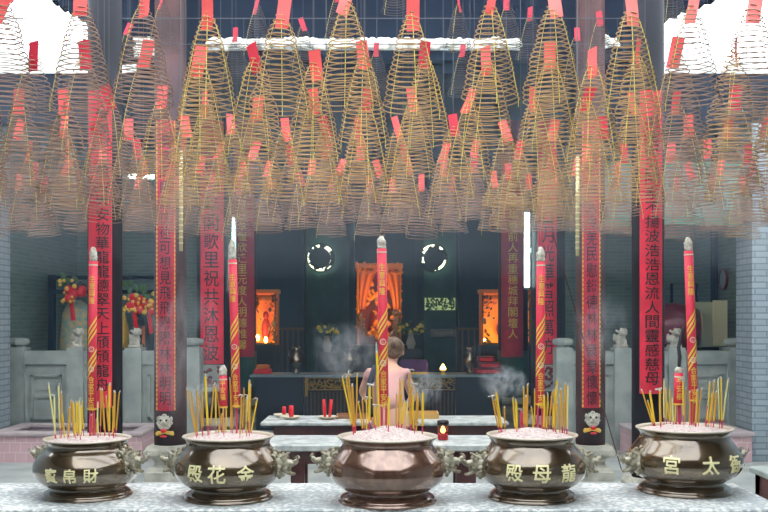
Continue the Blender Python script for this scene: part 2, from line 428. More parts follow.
t = tag(MB().tube([(4.0, 13.9, 0), (4.0, 13.9, 2.05), (4.35, 13.9, 2.05), (4.35, 13.9, 0)], .02, 6).obj('metal_hoop', M['dark_beam']), 'thin dark metal hoop frame behind the cream box', 'frame')

# left bay: dark frame with processional figures
t = thing('display_frame', 'dark timber display frame behind the left balustrade', 'frame', (0, 13.4, 0))
for px in (51, 110, 160):
    X = (px-384)*.0134; MB().box(X-.04, X+.04, 0, .08, 0, 2.15).obj('frame_post', M['dark_beam'], t)
for z in (2.12, 1.93):
    MB().box((48-384)*.0134, (163-384)*.0134, 0, .06, z-.03, z+.02).obj('frame_bar', M['dark_beam'], t)
def figure(px, w_, top, m, m2, label, stripe=False):
    Y = 13.0; t = thing('robed_figure', label, 'statue', ((px-384)*Y/1000, Y, 0)); W = w_*Y/2000
    z1 = 1.6-(top-316)*Y/1000
    mb = MB().lathe([(W*1.05, .9), (W, 1.2), (W*.85, z1-.18), (W*.55, z1-.05), (W*.25, z1)], 20)
    mb.obj('robe', m, t, True)
    MB().ell((0, 0, z1+.07), (.085, .09, .1)).obj('head', m2, t, True)
    MB().box(-.3, .3, -.2, .2, 0, .9).obj('plinth', M['altar_dark'], t)
    if stripe:
        for s in (-1, 1): MB().box(s*.05-.018, s*.05+.018, -W*.93, -W*.86, 1.15, z1-.1).obj('robe_stripe', M['orange_silk'], t)
    h = MB()
    for k in range(10): h.ell((rr.uniform(-.1, .1), -.02, z1+.15+rr.uniform(-.02, .08)), .03, None, 6, 5)
    h.obj('headdress', M['char'], t, True)
    return t
figure(77, 34, 300, M['robe'], M['char'], 'bell-shaped figure in a green and tan patterned robe in the left bay')
figure(143, 30, 318, M['robe2'], M['char'], 'dark robed figure with orange stripes beside the second red banner', True)
def pompom(px, py, label, seed):
    q = random.Random(seed); Y = 12.7; t = thing('flower_pompom', label, 'ornament', at(px, py, Y), 0, 'red and gold pompoms on the processional figures')
    a = MB(); b = MB(); c = MB()
    for k in range(16): a.ell((q.uniform(-.05, .16), q.uniform(-.05, .05), q.uniform(-.1, .06)), q.uniform(.03, .06), None, 8, 6)
    for k in range(14): b.ell((q.uniform(-.12, .08), q.uniform(-.09, -.05), q.uniform(-.12, .16)), q.uniform(.015, .032), None, 8, 6)
    c.tube([(0, 0, -.1), (.03, 0, -.35)], .03)
    a.obj('red_petals', M['redwax'], t, True); b.obj('gold_baubles', M['gold'], t, True); c.obj('red_ribbon', M['redwax'], t)
    for k in range(5): MB().ell((q.uniform(-.15, .1), -.02, .12+q.uniform(0, .12)), (.03, .01, .05), (0, q.uniform(-1, 1), 0), 8, 6).obj('leaf', M['leaf'], t)
pompom(71, 293, 'red and gold pompom ornament above the patterned figure', 4)
pompom(134, 302, 'red and gold pompom left of the striped dark figure', 5)
pompom(149, 306, 'smaller red and gold pompom right of the striped dark figure', 6)
t = thing('yellow_cone', 'yellow pointed cloth cone standing between the two robed figures', 'ornament', ((123-384)*.0132, 13.2, 0))
MB().lathe([(.11, 1.18), (.1, 1.3), (.05, 1.55), (.008, 1.72)], 14).obj('cloth', M['gold'], t, True); MB().box(-.12, .12, -.1, .1, 0, 1.18).obj('plinth', M['altar_dark'], t)

# ------------------------------------------------------------------ columns and couplet boards
def column(px, Y, wpx, m, label, green=False, zt=4.75, px_off=0):
    X = (px-384)*Y/1000; r = wpx*Y/2000
    t = thing('hall_column', label, 'column', (X, Y, 0))
    MB().lathe([(r*1.0, .34), (r*1.0, .9), (r*.99, 2.5), (r*.97, zt)], 28).obj('shaft', m, t, True)
    if green: MB().lathe([(r*1.03, .34), (r*1.03, 1.05), (r*1.0, 1.06)], 28).obj('green_lower_shaft', M['col_green'], t, True)
    mb = MB(); pr = [(1.34, 0), (1.34, .085), (1.22, .095), (1.16, .12), (.86, .15), (.8, .18), (.92, .215), (1.2, .235), (1.38, .25), (1.38, .295), (1.3, .315), (1.22, .34), (.5, .343)]
    q2 = 2**.5
    mb.lathe([(r*a*q2, z) for a, z in pr], 4)
    Rm = Matrix.Rotation(PI/4, 3, 'Z'); mb.v = [tuple(Rm @ Vector(p)) for p in mb.v]
    fixn(mb.obj('stone_base', M['stone_base'], t, False))
    return t, r, X
def board(px, wpx, Y, ytop, ybot, text, y_first, step, m_b, m_t, label, ornament=None, csize=.72, small=None, xoff=0, border=False, col=None):
    X = (px-384)*Y/1000; W = wpx*Y/1000; z0 = 1.6-(ybot-316)*Y/1000; z1 = 1.6-(ytop-316)*Y/1000
    t = thing('couplet_board', label, 'banner', (X, Y, z0))
    # a gently curved lacquer board that wraps the round column
    n = 10; vs = []; fs = []; D = W*.22
    f = lambda x: D*((2*x/W)**2)
    for th, zz in ((0, 0), (0, z1-z0), (.02, 0), (.02, z1-z0)):
        for i in range(n+1):
            x = -W/2+W*i/n; vs.append((x, f(x)+th, zz))
    k = n+1
    for i in range(n):
        fs += [(i, i+1, k+i+1, k+i), (2*k+i+1, 2*k+i, 3*k+i, 3*k+i+1), (i+1, i, 2*k+i, 2*k+i+1), (k+i, k+i+1, 3*k+i+1, 3*k+i)]
    fs += [(0, k, 3*k, 2*k), (n, 2*k+n, 3*k+n, k+n)]
    fixn(MB().add(vs, fs).obj('board', m_b, t))
    mb = MB(); S = step*Y/1000
    cw = min(W*csize, S*1.02)
    for i, ch in enumerate(text):
        zc = 1.6-(y_first+i*step-316)*Y/1000-z0
        put_glyph(mb, ch, lambda x, z: (xoff*W+x, f(xoff*W+x)-.004, zc+z), cw, S*.9)
    mb.obj('lettering', m_t, t)
    if small:
        mb = MB()
        for i, ch in enumerate(small):
            zc = 1.6-(y_first+40+i*5-316)*Y/1000-z0
            put_glyph(mb, ch, lambda x, z: (-.4*W+x, f(-.4*W+x)-.004, zc+z), W*.14, W*.2)
        mb.obj('side_inscription', m_t, t)
    if border:
        for s in (-1, 1):
            mb = MB(); mb.box(s*W*.47-.002, s*W*.47+.002, f(W*.47)-.006, f(W*.47), .0, z1-z0)
            for k in range(int((z1-z0)/.045)):
                mb.ell((s*W*.47, f(W*.47)-.004, .02+k*.045), (.008, .006, .013), None, 6, 4)
            mb.obj('beaded_border', M['gold'], t)
    if ornament == 'mask':
        q = mask(W); q2 = q
        o = link('lion_mask', q, t, (0, -.02, -.1)); o.scale = (.78, .9, .85)
        mm = MB().ell((0, -.05, -.1), (W*.2, .03, .022)).ell((0, -.06, -.16), (W*.25, .025, .012), None); mm.obj('red_mouth', M['redwax'], o)
        mm = MB()
        for s in (-1, 1): mm.ell((s*.035, -.055, .02), .013)
        mm.obj('eye', M['ink'], o)
        mb = MB()
        for k in range(7): mb.ell((-W*.4+k*W*.8/6, -.01, -.2-.006*abs(k-3)), (.018, .012, .02), None, 8, 5)
        mb.box(-W*.42, W*.42, -.012, .02, -.21, -.195)
        mb.obj('gold_tassel_fringe', M['gold'], t)
    if ornament == 'panel':
        MB().box(-W*.45, W*.45, .0, .03, -.34, -.01).obj('lower_plaque', M['stone'], t)
        mb = MB()
        for k in range(16): mb.ell((rr.uniform(-.36, .36)*W, -.005, rr.uniform(-.3, -.04)), (.03, .012, .02), (0, rr.uniform(-1, 1), 0), 8, 5)
        mb.obj('plaque_carving', M['drum'], t)
    return t
_mk = {}
def mask(W):
    mb = MB(); s = W/.17
    mb.ell((0, 0, 0), (.07*s, .05, .07))
    for k in (-1, 1):
        mb.ell((k*.035*s, -.035, .03), (.024, .02, .018)); mb.ell((k*.035*s, -.03, .055), (.032, .016, .01), (0, -k*.4, 0))
        mb.ell((k*.075*s, 0, .03), (.02, .015, .03)); mb.ell((k*.05*s, -.02, -.05), (.03, .02, .02)); mb.ell((k*.08*s, 0, -.02), (.018, .015, .02))
        mb.ell((k*.02*s, -.05, -.02), (.016, .014, .014))
    mb.ell((0, -.05, 0), (.022, .02, .022)); mb.ell((0, -.015, .075), (.03, .02, .015)); mb.ell((0, -.02, -.075), (.06*s, .03, .018))
    return remesh('lion_mask', mb, M['stone_base'], .006, .003, 80)

column(105, 7.85, 34, M['col_dark'], 'dark round column nearest on the left, carrying the long red couplet board')
column(170.5, 9.85, 32, M['col_brown'], 'brown column on a pale stone base between the first two pots')
column(214, 12.55, 34, M['col_dark'], 'dark column third back on the left, behind the black-lettered board ending in a carved plaque')
column(243, 15.3, 26, M['col_dark'], 'slim column furthest back on the left with a green lower shaft', True)
column(648, 7.85, 32, M['col_dark'], 'dark round column nearest on the right behind the long red couplet board')
column(590.5, 9.85, 29, M['col_brown'], 'brown column on a pale stone base right of the fourth pot')
column(548, 12.8, 34, M['col_dark'], 'dark column third back on the right behind a red board')
column(513, 15.7, 30, M['col_dark'], 'slim column furthest back on the right with a green lower shaft', True)
board(98.5, 23, 7.62, 90, 408, '海晏河清恩波天安物華龍龍德翠天上頎頎龍舟', 115, 14.2, M['banner_red'], M['ink'], 'bright red couplet board on the nearest left column, behind the first tall candle', None, .55, '光緒年間沐恩弟子敬立', .16)
board(165, 19, 9.64, 120, 411, '風調雨順風往往可想見飛飛陽陽林林明明', 142, 15.1, M['banner_crim'], M['ink'], 'crimson couplet board with gold edge beads above a lion mask, left of the second pot', 'mask', .6, None, 0, True)
board(211, 23, 12.28, 120, 364, '盛世豐年閣歌里祝共沐恩波', 148, 18.6, M['banner_red'], M['ink'], 'wide red couplet board ending in a carved plaque, left of the second candle', 'panel', .66)
board(243, 21, 15.02, 120, 357, '今民恩赫若沒我草偃欣逢里元度人明德惟馨', 150, 10.8, M['banner_crim'], M['gold'], 'crimson board with gold lettering right of the second candle', None, .45, None, -.05)
board(652.5, 22, 7.62, 90, 394, '聖德配天國泰不揚波浩浩恩流人間靈感慈母', 122, 14.25, M['banner_red'], M['ink'], 'bright red couplet board on the nearest right column, above the fifth pot', None, .72, None, 0)
board(592, 18, 9.64, 120, 408, '后德配坤人今羌民慰鎰德林林衆衆懷懷', 142, 16.0, M['banner_crim'], M['ink'], 'crimson couplet board with gold edge beads above a lion mask, right of the fourth pot', 'mask', .62, None, 0, True)
board(548, 19, 12.52, 120, 364, '分八太日月光華普照萬方', 160, 18.6, M['banner_red'], M['ink'], 'red couplet board mostly hidden behind the fourth tall candle', 'panel', .66)
board(513, 22, 15.4, 120, 357, '聖母慈航普渡年臺前人再重穗城拜閣壇人', 150, 10.8, M['banner_crim'], M['gold'], 'crimson board with gold lettering left of the bright lamp tube', None, .45)

# tube lamps
def tubelamp(px, y0, y1, Y, r, label):
    t = thing('tube_lamp', label, 'lamp', at(px, (y0+y1)/2, Y)); h = (y1-y0)*Y/2000
    MB().tube([(0, 0, -h), (0, 0, h)], r, 10).obj('lit_tube', M['tubelamp'], t, True)
    MB().box(-.03, .03, r+.002, r+.03, -h-.02, h+.02).obj('lamp_fitting', M['lampfit'], t)
    sg = 1 if px > 384 else -1; MB().box(min(0, sg*.12), max(0, sg*.12), r+.005, r+.025, -.03, .03).obj('wall_bracket', M['lampfit'], t)
    for s in (-1, 1): MB().tube([(0, 0, s*h), (0, 0, s*(h+.03))], r*1.2, 8).obj('lamp_holder', M['lampfit'], t)
    return t
tubelamp(527, 213, 287, 12.75, .034, 'bright vertical tube lamp right of the gold-lettered board')
tubelamp(233.5, 217, 292, 12.5, .014, 'thin vertical tube lamp behind the tip of the second tall candle')
t = tubelamp(142, 176, 177, 10.98, .02, 'short horizontal tube lamp glowing among the coils on the left')
for o in [x for x in C.objects if x.parent == t]:
    o.scale = (1, 1, 1)
for o in [x for x in C.objects if x.parent == t]: bpy.data.objects.remove(o)
MB().tube([(-.14, 0, 0), (.14, 0, 0)], .024, 10).obj('lit_tube', M['tubelamp'], t, True)
MB().box(-.17, .17, .026, .05, -.03, .03).obj('lamp_fitting', M['lampfit'], t)
t = thing('hanging_tube', 'long thin pipe spanning the hall front at lamp height', 'pipe', (0, 11.05, at(0, 176, 10.98).z))
MB().tube([(-4.1, 0, 0), (4.1, 0, 0)], .012).obj('pipe', M['wire'], t)

# ------------------------------------------------------------------ hall interior
for i, (px, s) in enumerate(((321, -1), (433, 1))):
    Y = 19.7; c = at(px, 258, Y); r = 13.2*Y/1000
    wdw = struct('window_%d' % (i+1), MB().lathe([(r, 0), (r, .04)], 32), M['window_lit']); wdw.rotation_euler = (PI/2, 0, 0); wdw.location = c
    mb = MB(); q = random.Random(10+i)
    mb.lathe([(r*.8, 0), (r*.8, .03)], 28, (-s*r*-.06, 0, 0))
    for k in range(34):
        a = q.uniform(0, 2*PI); rad = r*q.uniform(.78, .98)
        mb.lathe([(r*q.uniform(.06, .19), 0), (r*.04, .035)], 7, (rad*math.cos(a), rad*math.sin(a), 0))
    a0 = -.5 if s < 0 else PI+.6
    for k in range(9):
        a = a0+k*.12; mb.lathe([(r*.17, 0), (r*.13, .04)], 8, (r*.92*math.cos(a), r*.92*math.sin(a), 0))
    mb.lathe([(r*1.12, 0), (r*1.12, .05), (r*1.0, .05), (r*1.0, 0)], 32, (0, 0, 0), False)
    o = mb.obj('window_fretwork', M['dark_wall'], wdw); o.location = (0, 0, .045)
def gp(x0, x1, y0, y1, Y, d=.06):
    a = at(x0, y1, Y); b = at(x1, y0, Y); return (a.x, b.x, Y, Y+d, a.z, b.z)
struct('trim_5', MB().box(*gp(306, 349, 226, 372, 19.75)), M['green_wall'])
struct('trim_6', MB().box(*gp(424, 456, 226, 372, 19.75)), M['green_wall'])
struct('trim_7', MB().box(*gp(350, 354, 150, 372, 18.4, .2)).box(*gp(416, 422, 150, 372, 18.4, .2)).box(*gp(298, 304, 150, 372, 18.4, .2)).box(*gp(459, 465, 150, 372, 18.4, .2)), M['dark_wall'])
# lattice screens low in the hall
def lattice(x0, x1, y0, y1, Y, label):
    a = at(x0, y1, Y); a.z = .04; b = at(x1, y0, Y); t = thing('timber_railing', label, 'railing', (a.x, Y, a.z))
    W = b.x-a.x; H = b.z-a.z; n = max(4, int(W/.085))
    for k in range(n): MB().box(W*k/n, W*k/n+.025, 0, .03, 0, H).obj('bar', M['shrine_dark'], t)
    MB().box(-.02, W+.02, -.01, .04, H, H+.04).obj('top_rail', M['shrine_dark'], t); MB().box(-.02, W+.02, -.01, .04, -.04, 0).obj('bottom_rail', M['shrine_dark'], t)
lattice(276, 303, 330, 373, 17.5, 'dark timber railing right of the left glowing shrine')
lattice(456, 480, 330, 373, 17.5, 'dark timber railing left of the right glowing shrine')

# gilded side shrines
def shrine(x0, x1, y0, y1, Y, label, lamps, seed):
    q = random.Random(seed); a = at(x0, y1, Y); b = at(x1, y0, Y); W = b.x-a.x; H = b.z-a.z
    t = thing('gilded_shrine', label, 'shrine', (a.x, Y, 0)); z = a.z
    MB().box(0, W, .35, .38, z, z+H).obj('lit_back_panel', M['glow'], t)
    MB().box(-.03, W+.03, -.1, .4, 0, z).obj('base_cabinet', M['altar_dark'], t)
    mb = MB()
    for s in (0, W): mb.box(s-.02, s+.02, 0, .35, z, z+H)
    mb.box(-.04, W+.04, -.02, .38, z+H, z+H+.06)
    mb.obj('carved_frame', M['shrine_gold'], t)
    mb = MB()
    mb.box(-.02, W+.02, -.005, .01, z+H*.88, z+H*.96)
    for k in range(46):
        u = q.uniform(0, W); zz = z+H*(.93-.22*abs(q.gauss(0, .6))*(.4+abs(u/W-.5)*2))
        mb.ell((u, q.uniform(-.02, .02), zz), (q.uniform(.015, .04), .015, q.uniform(.012, .03)), (0, q.uniform(-1, 1), 0), 7, 5)
    for k in range(30):
        mb.ell((q.choice((0, W))+q.uniform(-.03, .03), -.01, z+q.random()*H), (.014, .012, .02), None, 7, 5)
    mb.obj('carved_valance', M['shrine_gold'], t, True)
    mb = MB()
    for sd in (0, 1):
        for k in range(30):
            mb.ell((sd*W+(1-2*sd)*abs(q.gauss(0, W*.11)), -.03, z+q.random()*H*.95), (q.uniform(.012, .03), .015, q.uniform(.015, .05)), (0, q.uniform(-1, 1), 0), 7, 5)
    mb.box(0, W, -.04, -.02, z, z+.04).box(0, .02, -.035, -.02, z, z+H).box(W-.02, W, -.035, -.02, z, z+H)
    mb.obj('dark_side_carving', M['shrine_dark'], t, True)
    mb = MB().ell((W*.5, .2, z+H*.3), (W*.2, .08, H*.22)).ell((W*.5, .18, z+H*.57), (.05, .05, .07))
    mb.obj('seated_deity', M['shrine_red'], t, True)
    for (u, v) in lamps:
        MB().ell((u*W, .02, z+v*H), (.03, .03, .055)).obj('lit_lamp', M['flame'], t, True)
        MB().tube([(u*W, .02, z), (u*W, .02, z+v*H-.04)], .008).obj('lamp_stem', M['gold'], t)
    l = bpy.data.lights.new('shrine_glow', 'POINT'); l.energy = 5; l.color = (1, .55, .15); l.shadow_soft_size = .08
    lo = bpy.data.objects.new('shrine_glow', l); C.objects.link(lo); lo.parent = t; lo.location = (W*.4, -.15, z+.35*H)
    return t
shrine(253, 276, 293, 345, 17.0, 'glowing gilded side shrine right of the left gold-lettered board', [(.2, .14), (.55, .1)], 1)
shrine(482, 534, 293, 345, 16.9, 'glowing gilded side shrine behind the right gold-lettered board', [(.05, .06), (.38, .12), (.42, .05)], 2)

# central altar pavilion with the deity
def pavilion():
    Y = 17.4; q = random.Random(9)
    t = thing('central_pavilion', 'large gilded altar pavilion with orange curtains behind the middle candle', 'shrine', (at(379, 300, Y).x, Y, 0))
    z0 = 1.6-(345-316)*Y/1000; z1 = 1.6-(268-316)*Y/1000; H = z1-z0; W = 42*Y/1000/2
    MB().box(-W, W, .5, .55, z0, z1).obj('red_back_panel', M['shrine_red'], t)
    MB().box(-W-.1, W+.1, -.2, .6, 0, z0).obj('plinth', M['altar_dark'], t)
    mb = MB()
    for s in (-1, 1): mb.tube([(s*W, 0, z0), (s*W, 0, z1)], .025, 8)
    mb.box(-W-.05, W+.05, -.05, .5, z1, z1+.08); mb.obj('gilt_frame', M['shrine_gold'], t)
    for s in (-1, 1):
        vs = []; fs = []; n = 14; m = 10
        for j in range(m+1):
            v = j/m; outer = W*.98; inner = W*(.12+.62*v**.7) if v < .8 else W*(.64+.2*(v-.8))
            for i in range(n+1):
                u = i/n; x = s*(inner+(outer-inner)*u); vs.append((x, -.04+.03*math.sin(u*14), z1-.05-H*.5*v))
        for j in range(m):
            for i in range(n):
                a = j*(n+1)+i; fs.append((a, a+1, a+n+2, a+n+1))
        o = MB().add(vs, fs).obj('orange_curtain', M['orange_silk'], t, True)
        sm = o.modifiers.new('thick', 'SOLIDIFY'); sm.thickness = .012
    mb = MB()
    for k in range(80): mb.ell((q.uniform(-W*1.08, W*1.08), -.06, z1+q.uniform(-.1, .09)), (q.uniform(.012, .035), .02, q.uniform(.012, .03)), (0, q.uniform(-1, 1), 0), 7, 5)
    for k in range(34): mb.ell((q.choice((-1, 1))*W*q.uniform(1, 1.1), -.05, z1-q.random()*H*.8), (.014, .014, .018), None, 7, 5)
    mb.obj('gilt_fretwork', M['shrine_gold'], t, True)
    mb = MB()
    for k in range(110):
        sd = q.choice((-1, 1)); v = q.random(); mb.ell((sd*W*(1-abs(q.gauss(0, .12))-.25*v), -.1, z0+H*.42*(1-v)), (q.uniform(.02, .05), .03, q.uniform(.02, .05)), (0, q.uniform(-1, 1), 0), 7, 5)
    mb.obj('dark_lower_carving', M['shrine_dark'], t, True)
    mb = MB()
    for k in range(70): mb.ell((q.gauss(0, W*.3), .05, z0+H*q.uniform(.12, .8)), (q.uniform(.02, .05), .03, q.uniform(.015, .06)), (0, q.uniform(-1, 1), 0), 7, 5)
    mb.obj('throne_carving', M['shrine_gold'], t, True)
    mb = MB().lathe([(.22, z0), (.2, z0+.2), (.14, z0+.55), (.06, z0+.68)], 20, (0, .22, 0)); mb.obj('deity_robe', M['shrine_red'], t, True)
    MB().ell((0, .18, z0+.76), (.075, .08, .1)).obj('deity_head', M['gold'], t, True)
    mb = MB().lathe([(.09, z0+.82), (.11, z0+.86), (.06, z0+.9)], 14, (0, .2, 0))
    for k in range(9): mb.ell((-.12+k*.03, .1, z0+.86+.03*math.cos((k-4)*.5)), (.01, .01, .03), None, 6, 5)
    mb.obj('deity_crown', M['gold'], t)
    mb = MB()
    for k in range(12): mb.ell((q.uniform(-.18, .22), -.02, z0+q.uniform(.05, .4)), (.04, .02, .05), (0, q.uniform(-1, 1), 0), 8, 5)
    mb.obj('gilt_offerings', M['shrine_gold'], t, True)
    l = bpy.data.lights.new('altar_glow', 'POINT'); l.energy = 13; l.color = (1, .55, .18); l.shadow_soft_size = .15
    lo = bpy.data.objects.new('altar_glow', l); C.objects.link(lo); lo.parent = t; lo.location = (0, -.55, z0+.55*H)
pavilion()
# flower vases beside the pavilion
def vase(px, py, Y, label, seed):
    q = random.Random(seed); c = at(px, py, Y); t = thing('altar_flowers', label, 'flowers', (c.x, Y, 0)); z = c.z
    MB().lathe([(.05, z-.35), (.08, z-.25), (.04, z-.12), (.055, z-.08)], 14).obj('vase', M['stone'], t, True)
    MB().box(-.15, .15, -.12, .12, 0, z-.35).obj('stand', M['altar_dark'], t)
    a = MB(); b = MB()
    for k in range(26): a.ell((q.uniform(-.22, .22), q.uniform(-.08, .08), z+q.uniform(-.1, .12)), (.04, .012, .02), (q.random(), q.uniform(-1, 1), q.random()), 7, 5)
    for k in range(14): b.ell((q.uniform(-.2, .2), -.08+q.uniform(-.04, .04), z+q.uniform(-.06, .08)), .028, None, 7, 5)
    a.obj('leaves', M['leaf'], t); b.obj('blossoms', M['flower'], t, True)
vase(327, 331, 16.6, 'vase of yellow flowers left of the altar pavilion', 3)
vase(411, 328, 16.6, 'vase of yellow flowers right of the altar pavilion', 4)
t = thing('carved_plaque', 'pale green carved plaque under the right round window', 'plaque', at(440, 304, 19.7))
MB().box(-.3, .3, 0, .04, -.13, .13).obj('lit_pane', mat('faint_backlit_pane', (150, 170, 120), emit=(170, 200, 130), estr=.35), t)
mb = MB()
for k in range(130): mb.ell((rr.uniform(-.28, .28), -.005, rr.uniform(-.11, .11)), (.026, .012, .014), (0, rr.uniform(-1.5, 1.5), 0), 6, 4)
mb.box(-.3, .3, -.02, 0, -.135, -.12).box(-.3, .3, -.02, 0, .12, .135)
mb.obj('carving', M['green_wall'], t)
t = thing('carved_plaque', 'pale grey plaque standing below the green carved one', 'plaque', at(443, 333, 19.69))
MB().bev(-.25, .25, 0, .05, -.08, .08, .01).obj('board', M['stone'], t); MB().box(-.2, .2, -.01, 0, -.04, .04).obj('inset', M['stone_base'], t)

# altar table
def altar():
    Y = 14.0; zt = 1.6-(375-316)*Y/1000; t = thing('altar_table', 'long black lacquered altar table with gold fretwork across the hall', 'table', (0, Y, 0))
    X = lambda p: (p-384)*Y/1000
    MB().bev(X(250), X(506), -.04, .7, zt-.03, zt, .005).obj('table_top', M['altar_edge'], t)
    MB().box(X(256), X(303), 0, .65, 0, zt-.03).obj('left_cabinet', M['altar_dark'], t)
    MB().box(X(456), X(502), 0, .65, 0, zt-.03).obj('right_cabinet', M['altar_dark'], t)
    MB().box(X(303), X(456), .2, .25, 0, zt-.03).obj('back_panel', M['altar_dark'], t)
    for a, b in ((305, 350), (408, 455)):
        mb = MB(); q = random.Random(a)
        for k in range(150): mb.ell((X(q.uniform(a, b)), .02, zt-.12-q.uniform(-.06, .07)), (q.uniform(.015, .03), .012, .008), (0, q.uniform(-1.5, 1.5), 0), 6, 4)
        mb.box(X(a), X(b), .0, .03, zt-.05, zt-.035); mb.box(X(a), X(a)+.04, 0, .03, zt-.3, zt-.05); mb.box(X(a), X(b), .01, .03, zt-.215, zt-.2)
        mb.obj('gold_fretwork', mat('old_gilt_%d' % a, (150, 122, 58), .5, metal=.3), t)
        mb = MB()
        for k in range(12): mb.box(X(a+1+(b-a)*k/12), X(a+1+(b-a)*k/12)+.02, .1, .12, .05, zt-.25)
        mb.obj('lattice_bars', M['shrine_dark'], t)
    return zt
ZA = altar()
t = thing('offering_parcel', 'red and orange wrapped offering parcel at the left end of the altar table', 'parcel', ((263-384)*.0143, 14.3, ZA))
MB().bev(-.12, .12, -.1, .1, 0, .07, .015).obj('lower_wrap', M['redwax'], t); MB().bev(-.09, .09, -.08, .08, .07, .13, .015).obj('upper_wrap', M['orange_silk'], t)
for i, (dx, z, lb) in enumerate(((0, 0, 'red offering box, bottom of the pile at the right end of the altar'), (.03, .085, 'red offering box, middle of the pile at the right end of the altar'), (-.02, .17, 'smaller red offering box, top of the pile at the right end of the altar'))):
    t = thing('offering_box', lb, 'box', ((487-384)*.0143+dx, 14.3, ZA+z), 0, 'red offering boxes on the altar')
    MB().bev(-.2+.04*i, .2-.04*i, -.12, .12, 0, .08, .008).obj('box_body', M['drum'], t)
    MB().box(-.15+.03*i, .15-.03*i, -.123, -.12, .02, .06).obj('front_label', M['redwax'], t)
t = thing('altar_lamp', 'small burning oil lamp on the altar table right of the woman', 'lamp', ((443-384)*.0141, 14.1, ZA))
MB().lathe([(.05, 0), (.02, .02), (.02, .04), (.05, .06), (.055, .07)], 14).obj('lamp_bowl', M['gold'], t, True)
MB().lathe([(.03, .06), (.042, .085), (.025, .12), (.003, .15)], 10).obj('flame', M['flame'], t, True)

M['purple'] = mat('purple_cloth', (84, 40, 92), .8)
t = thing('covered_box', 'purple cloth-covered box on the altar table right of the woman', 'box', ((414-384)*.0143, 14.3, ZA))
MB().bev(-.2, .2, -.1, .1, 0, .2, .02).obj('cloth_cover', M['purple'], t); MB().box(-.2, .2, -.103, -.1, .0, .03).obj('hem_band', M['gold'], t)
for px, lb in ((296, 'dark bronze altar vase between the left railing and the pavilion'), (350, 'dark bronze altar vase standing just left of the woman'), (470, 'dark bronze altar vase near the right end of the altar table')):
    t = thing('altar_vase', lb, 'vase', ((px-384)*.0144, 14.4, ZA), 0)
    MB().lathe([(.06, 0), (.05, .02), (.03, .05), (.08, .14), (.085, .2), (.04, .27), (.035, .33), (.06, .38)], 18).obj('vase_body', M['bronze'], t, True)
    MB().tube([(.07, 0, .22), (.11, 0, .25), (.1, 0, .31), (.04, 0, .32)], .008).obj('handle', M['bronze'], t, True); MB().tube([(-.07, 0, .22), (-.11, 0, .25), (-.1, 0, .31), (-.04, 0, .32)], .008).obj('handle', M['bronze'], t, True)
# ------------------------------------------------------------------ offering tables
AP = .09
def otable(x0, x1, Y0, Y1, th, label, legs, zt=.75):
    t = thing('offering_table', label, 'table', (0, Y0, 0)); D = Y1-Y0
    fixn(MB().bev(x0, x1, 0, D, zt-th, zt, .008).obj('stone_top', M['slab'], t))
    MB().box(x0+.1, x1-.1, .06, .1, zt-th-AP, zt-th).box(x0+.1, x1-.1, D-.1, D-.06, zt-th-AP, zt-th).box(x0+.1, x0+.14, .1, D-.1, zt-th-AP, zt-th).box(x1-.14, x1-.1, .1, D-.1, zt-th-AP, zt-th).obj('apron', M['table_wood'], t)
    for lx in legs:
        for ly in (.1, D-.18): MB().box(lx-.045, lx+.045, ly, ly+.08, 0, zt-th).obj('leg', M['table_wood'], t)
    return t
otable(-.93, .93, 6.6, 7.14, .045, 'nearer stone-topped offering table carrying the red glass candle', (-.58, .53))
otable(-.99, 1.0, 8.0, 8.55, .03, 'farther stone-topped offering table carrying plates and red candles', (-.7, .7))
# right edge table
t = thing('side_table', 'stone-topped brown table at the right edge beyond the rightmost pot', 'table', (2.07, 4.72, 0))
fixn(MB().bev(0, 1.1, 0, .95, .715, .75, .006).obj('stone_top', M['stone'], t))
MB().box(.02, .05, .04, .91, .6, .715).box(.05, 1.05, .04, .07, .6, .715).box(.05, 1.05, .88, .91, .6, .715).obj('apron', M['table_wood'], t)
for lx in (.02, .98):
    for ly in (.04, .84): MB().box(lx, lx+.07, ly, ly+.07, 0, .715).obj('leg', M['table_wood'], t)

# small things on the tables
def plate(X, Y, z, r, label):
    return tag(MB().lathe([(r*.55, 0), (r*.6, .006), (r, .022), (r*1.02, .026), (r*.9, .022), (r*.5, .01)], 24).obj('plate', M['plate'], None, True, (X, Y, z)), label, 'plate')
def px2(p, Y): return (p-384)*Y/1000
def redc(X, Y, z, h, r, lean, label, lit=False):
    t = thing('red_candle', label, 'candle', (X, Y, z), 0, 'red candles on the farther table'); mb = MB().tube([(0, 0, 0), (lean*.5, 0, h*.5), (lean, 0, h)], [r*.8, r, r*.9], 10); mb.obj('wax', M['redwax'], t, True)
    MB().tube([(lean, 0, h), (lean, 0, h+.012)], .0025).obj('wick', M['char'], t)
    return t
Y = 8.3; plate(px2(291, Y), Y-.06, .75, .085, 'cream plate holding one red candle stub on the farther table'); redc(px2(292, Y), Y-.06, .762, .1, .022, 0, 'thick red candle stub on the front plate at the left of the table')
plate(px2(281, 8.42), 8.42, .75, .065, 'small cream plate behind the left candle plate'); redc(px2(284, 8.42), 8.42, .762, .075, .018, .0, 'short red candle stub on the small rear plate')
plate(px2(328, Y), Y-.06, .75, .085, 'cream plate under the pair of thin red candles')
redc(px2(325.5, Y), Y-.06, .762, .15, .014, -.012, 'tall thin red candle, left of the pair on one plate'); redc(px2(330, Y), Y-.06, .762, .15, .014, .014, 'tall thin red candle, right of the pair on one plate')
M['tray_brown'] = mat('brown_woven_tray', (150, 112, 84), .8)
t = thing('bamboo_tray', 'shallow woven tray left of the woman on the farther table', 'tray', (px2(352, Y), Y+.06, .75))
MB().bev(-.13, .13, -.1, .1, 0, .008, .002).obj('tray_base', M['tray_brown'], t)
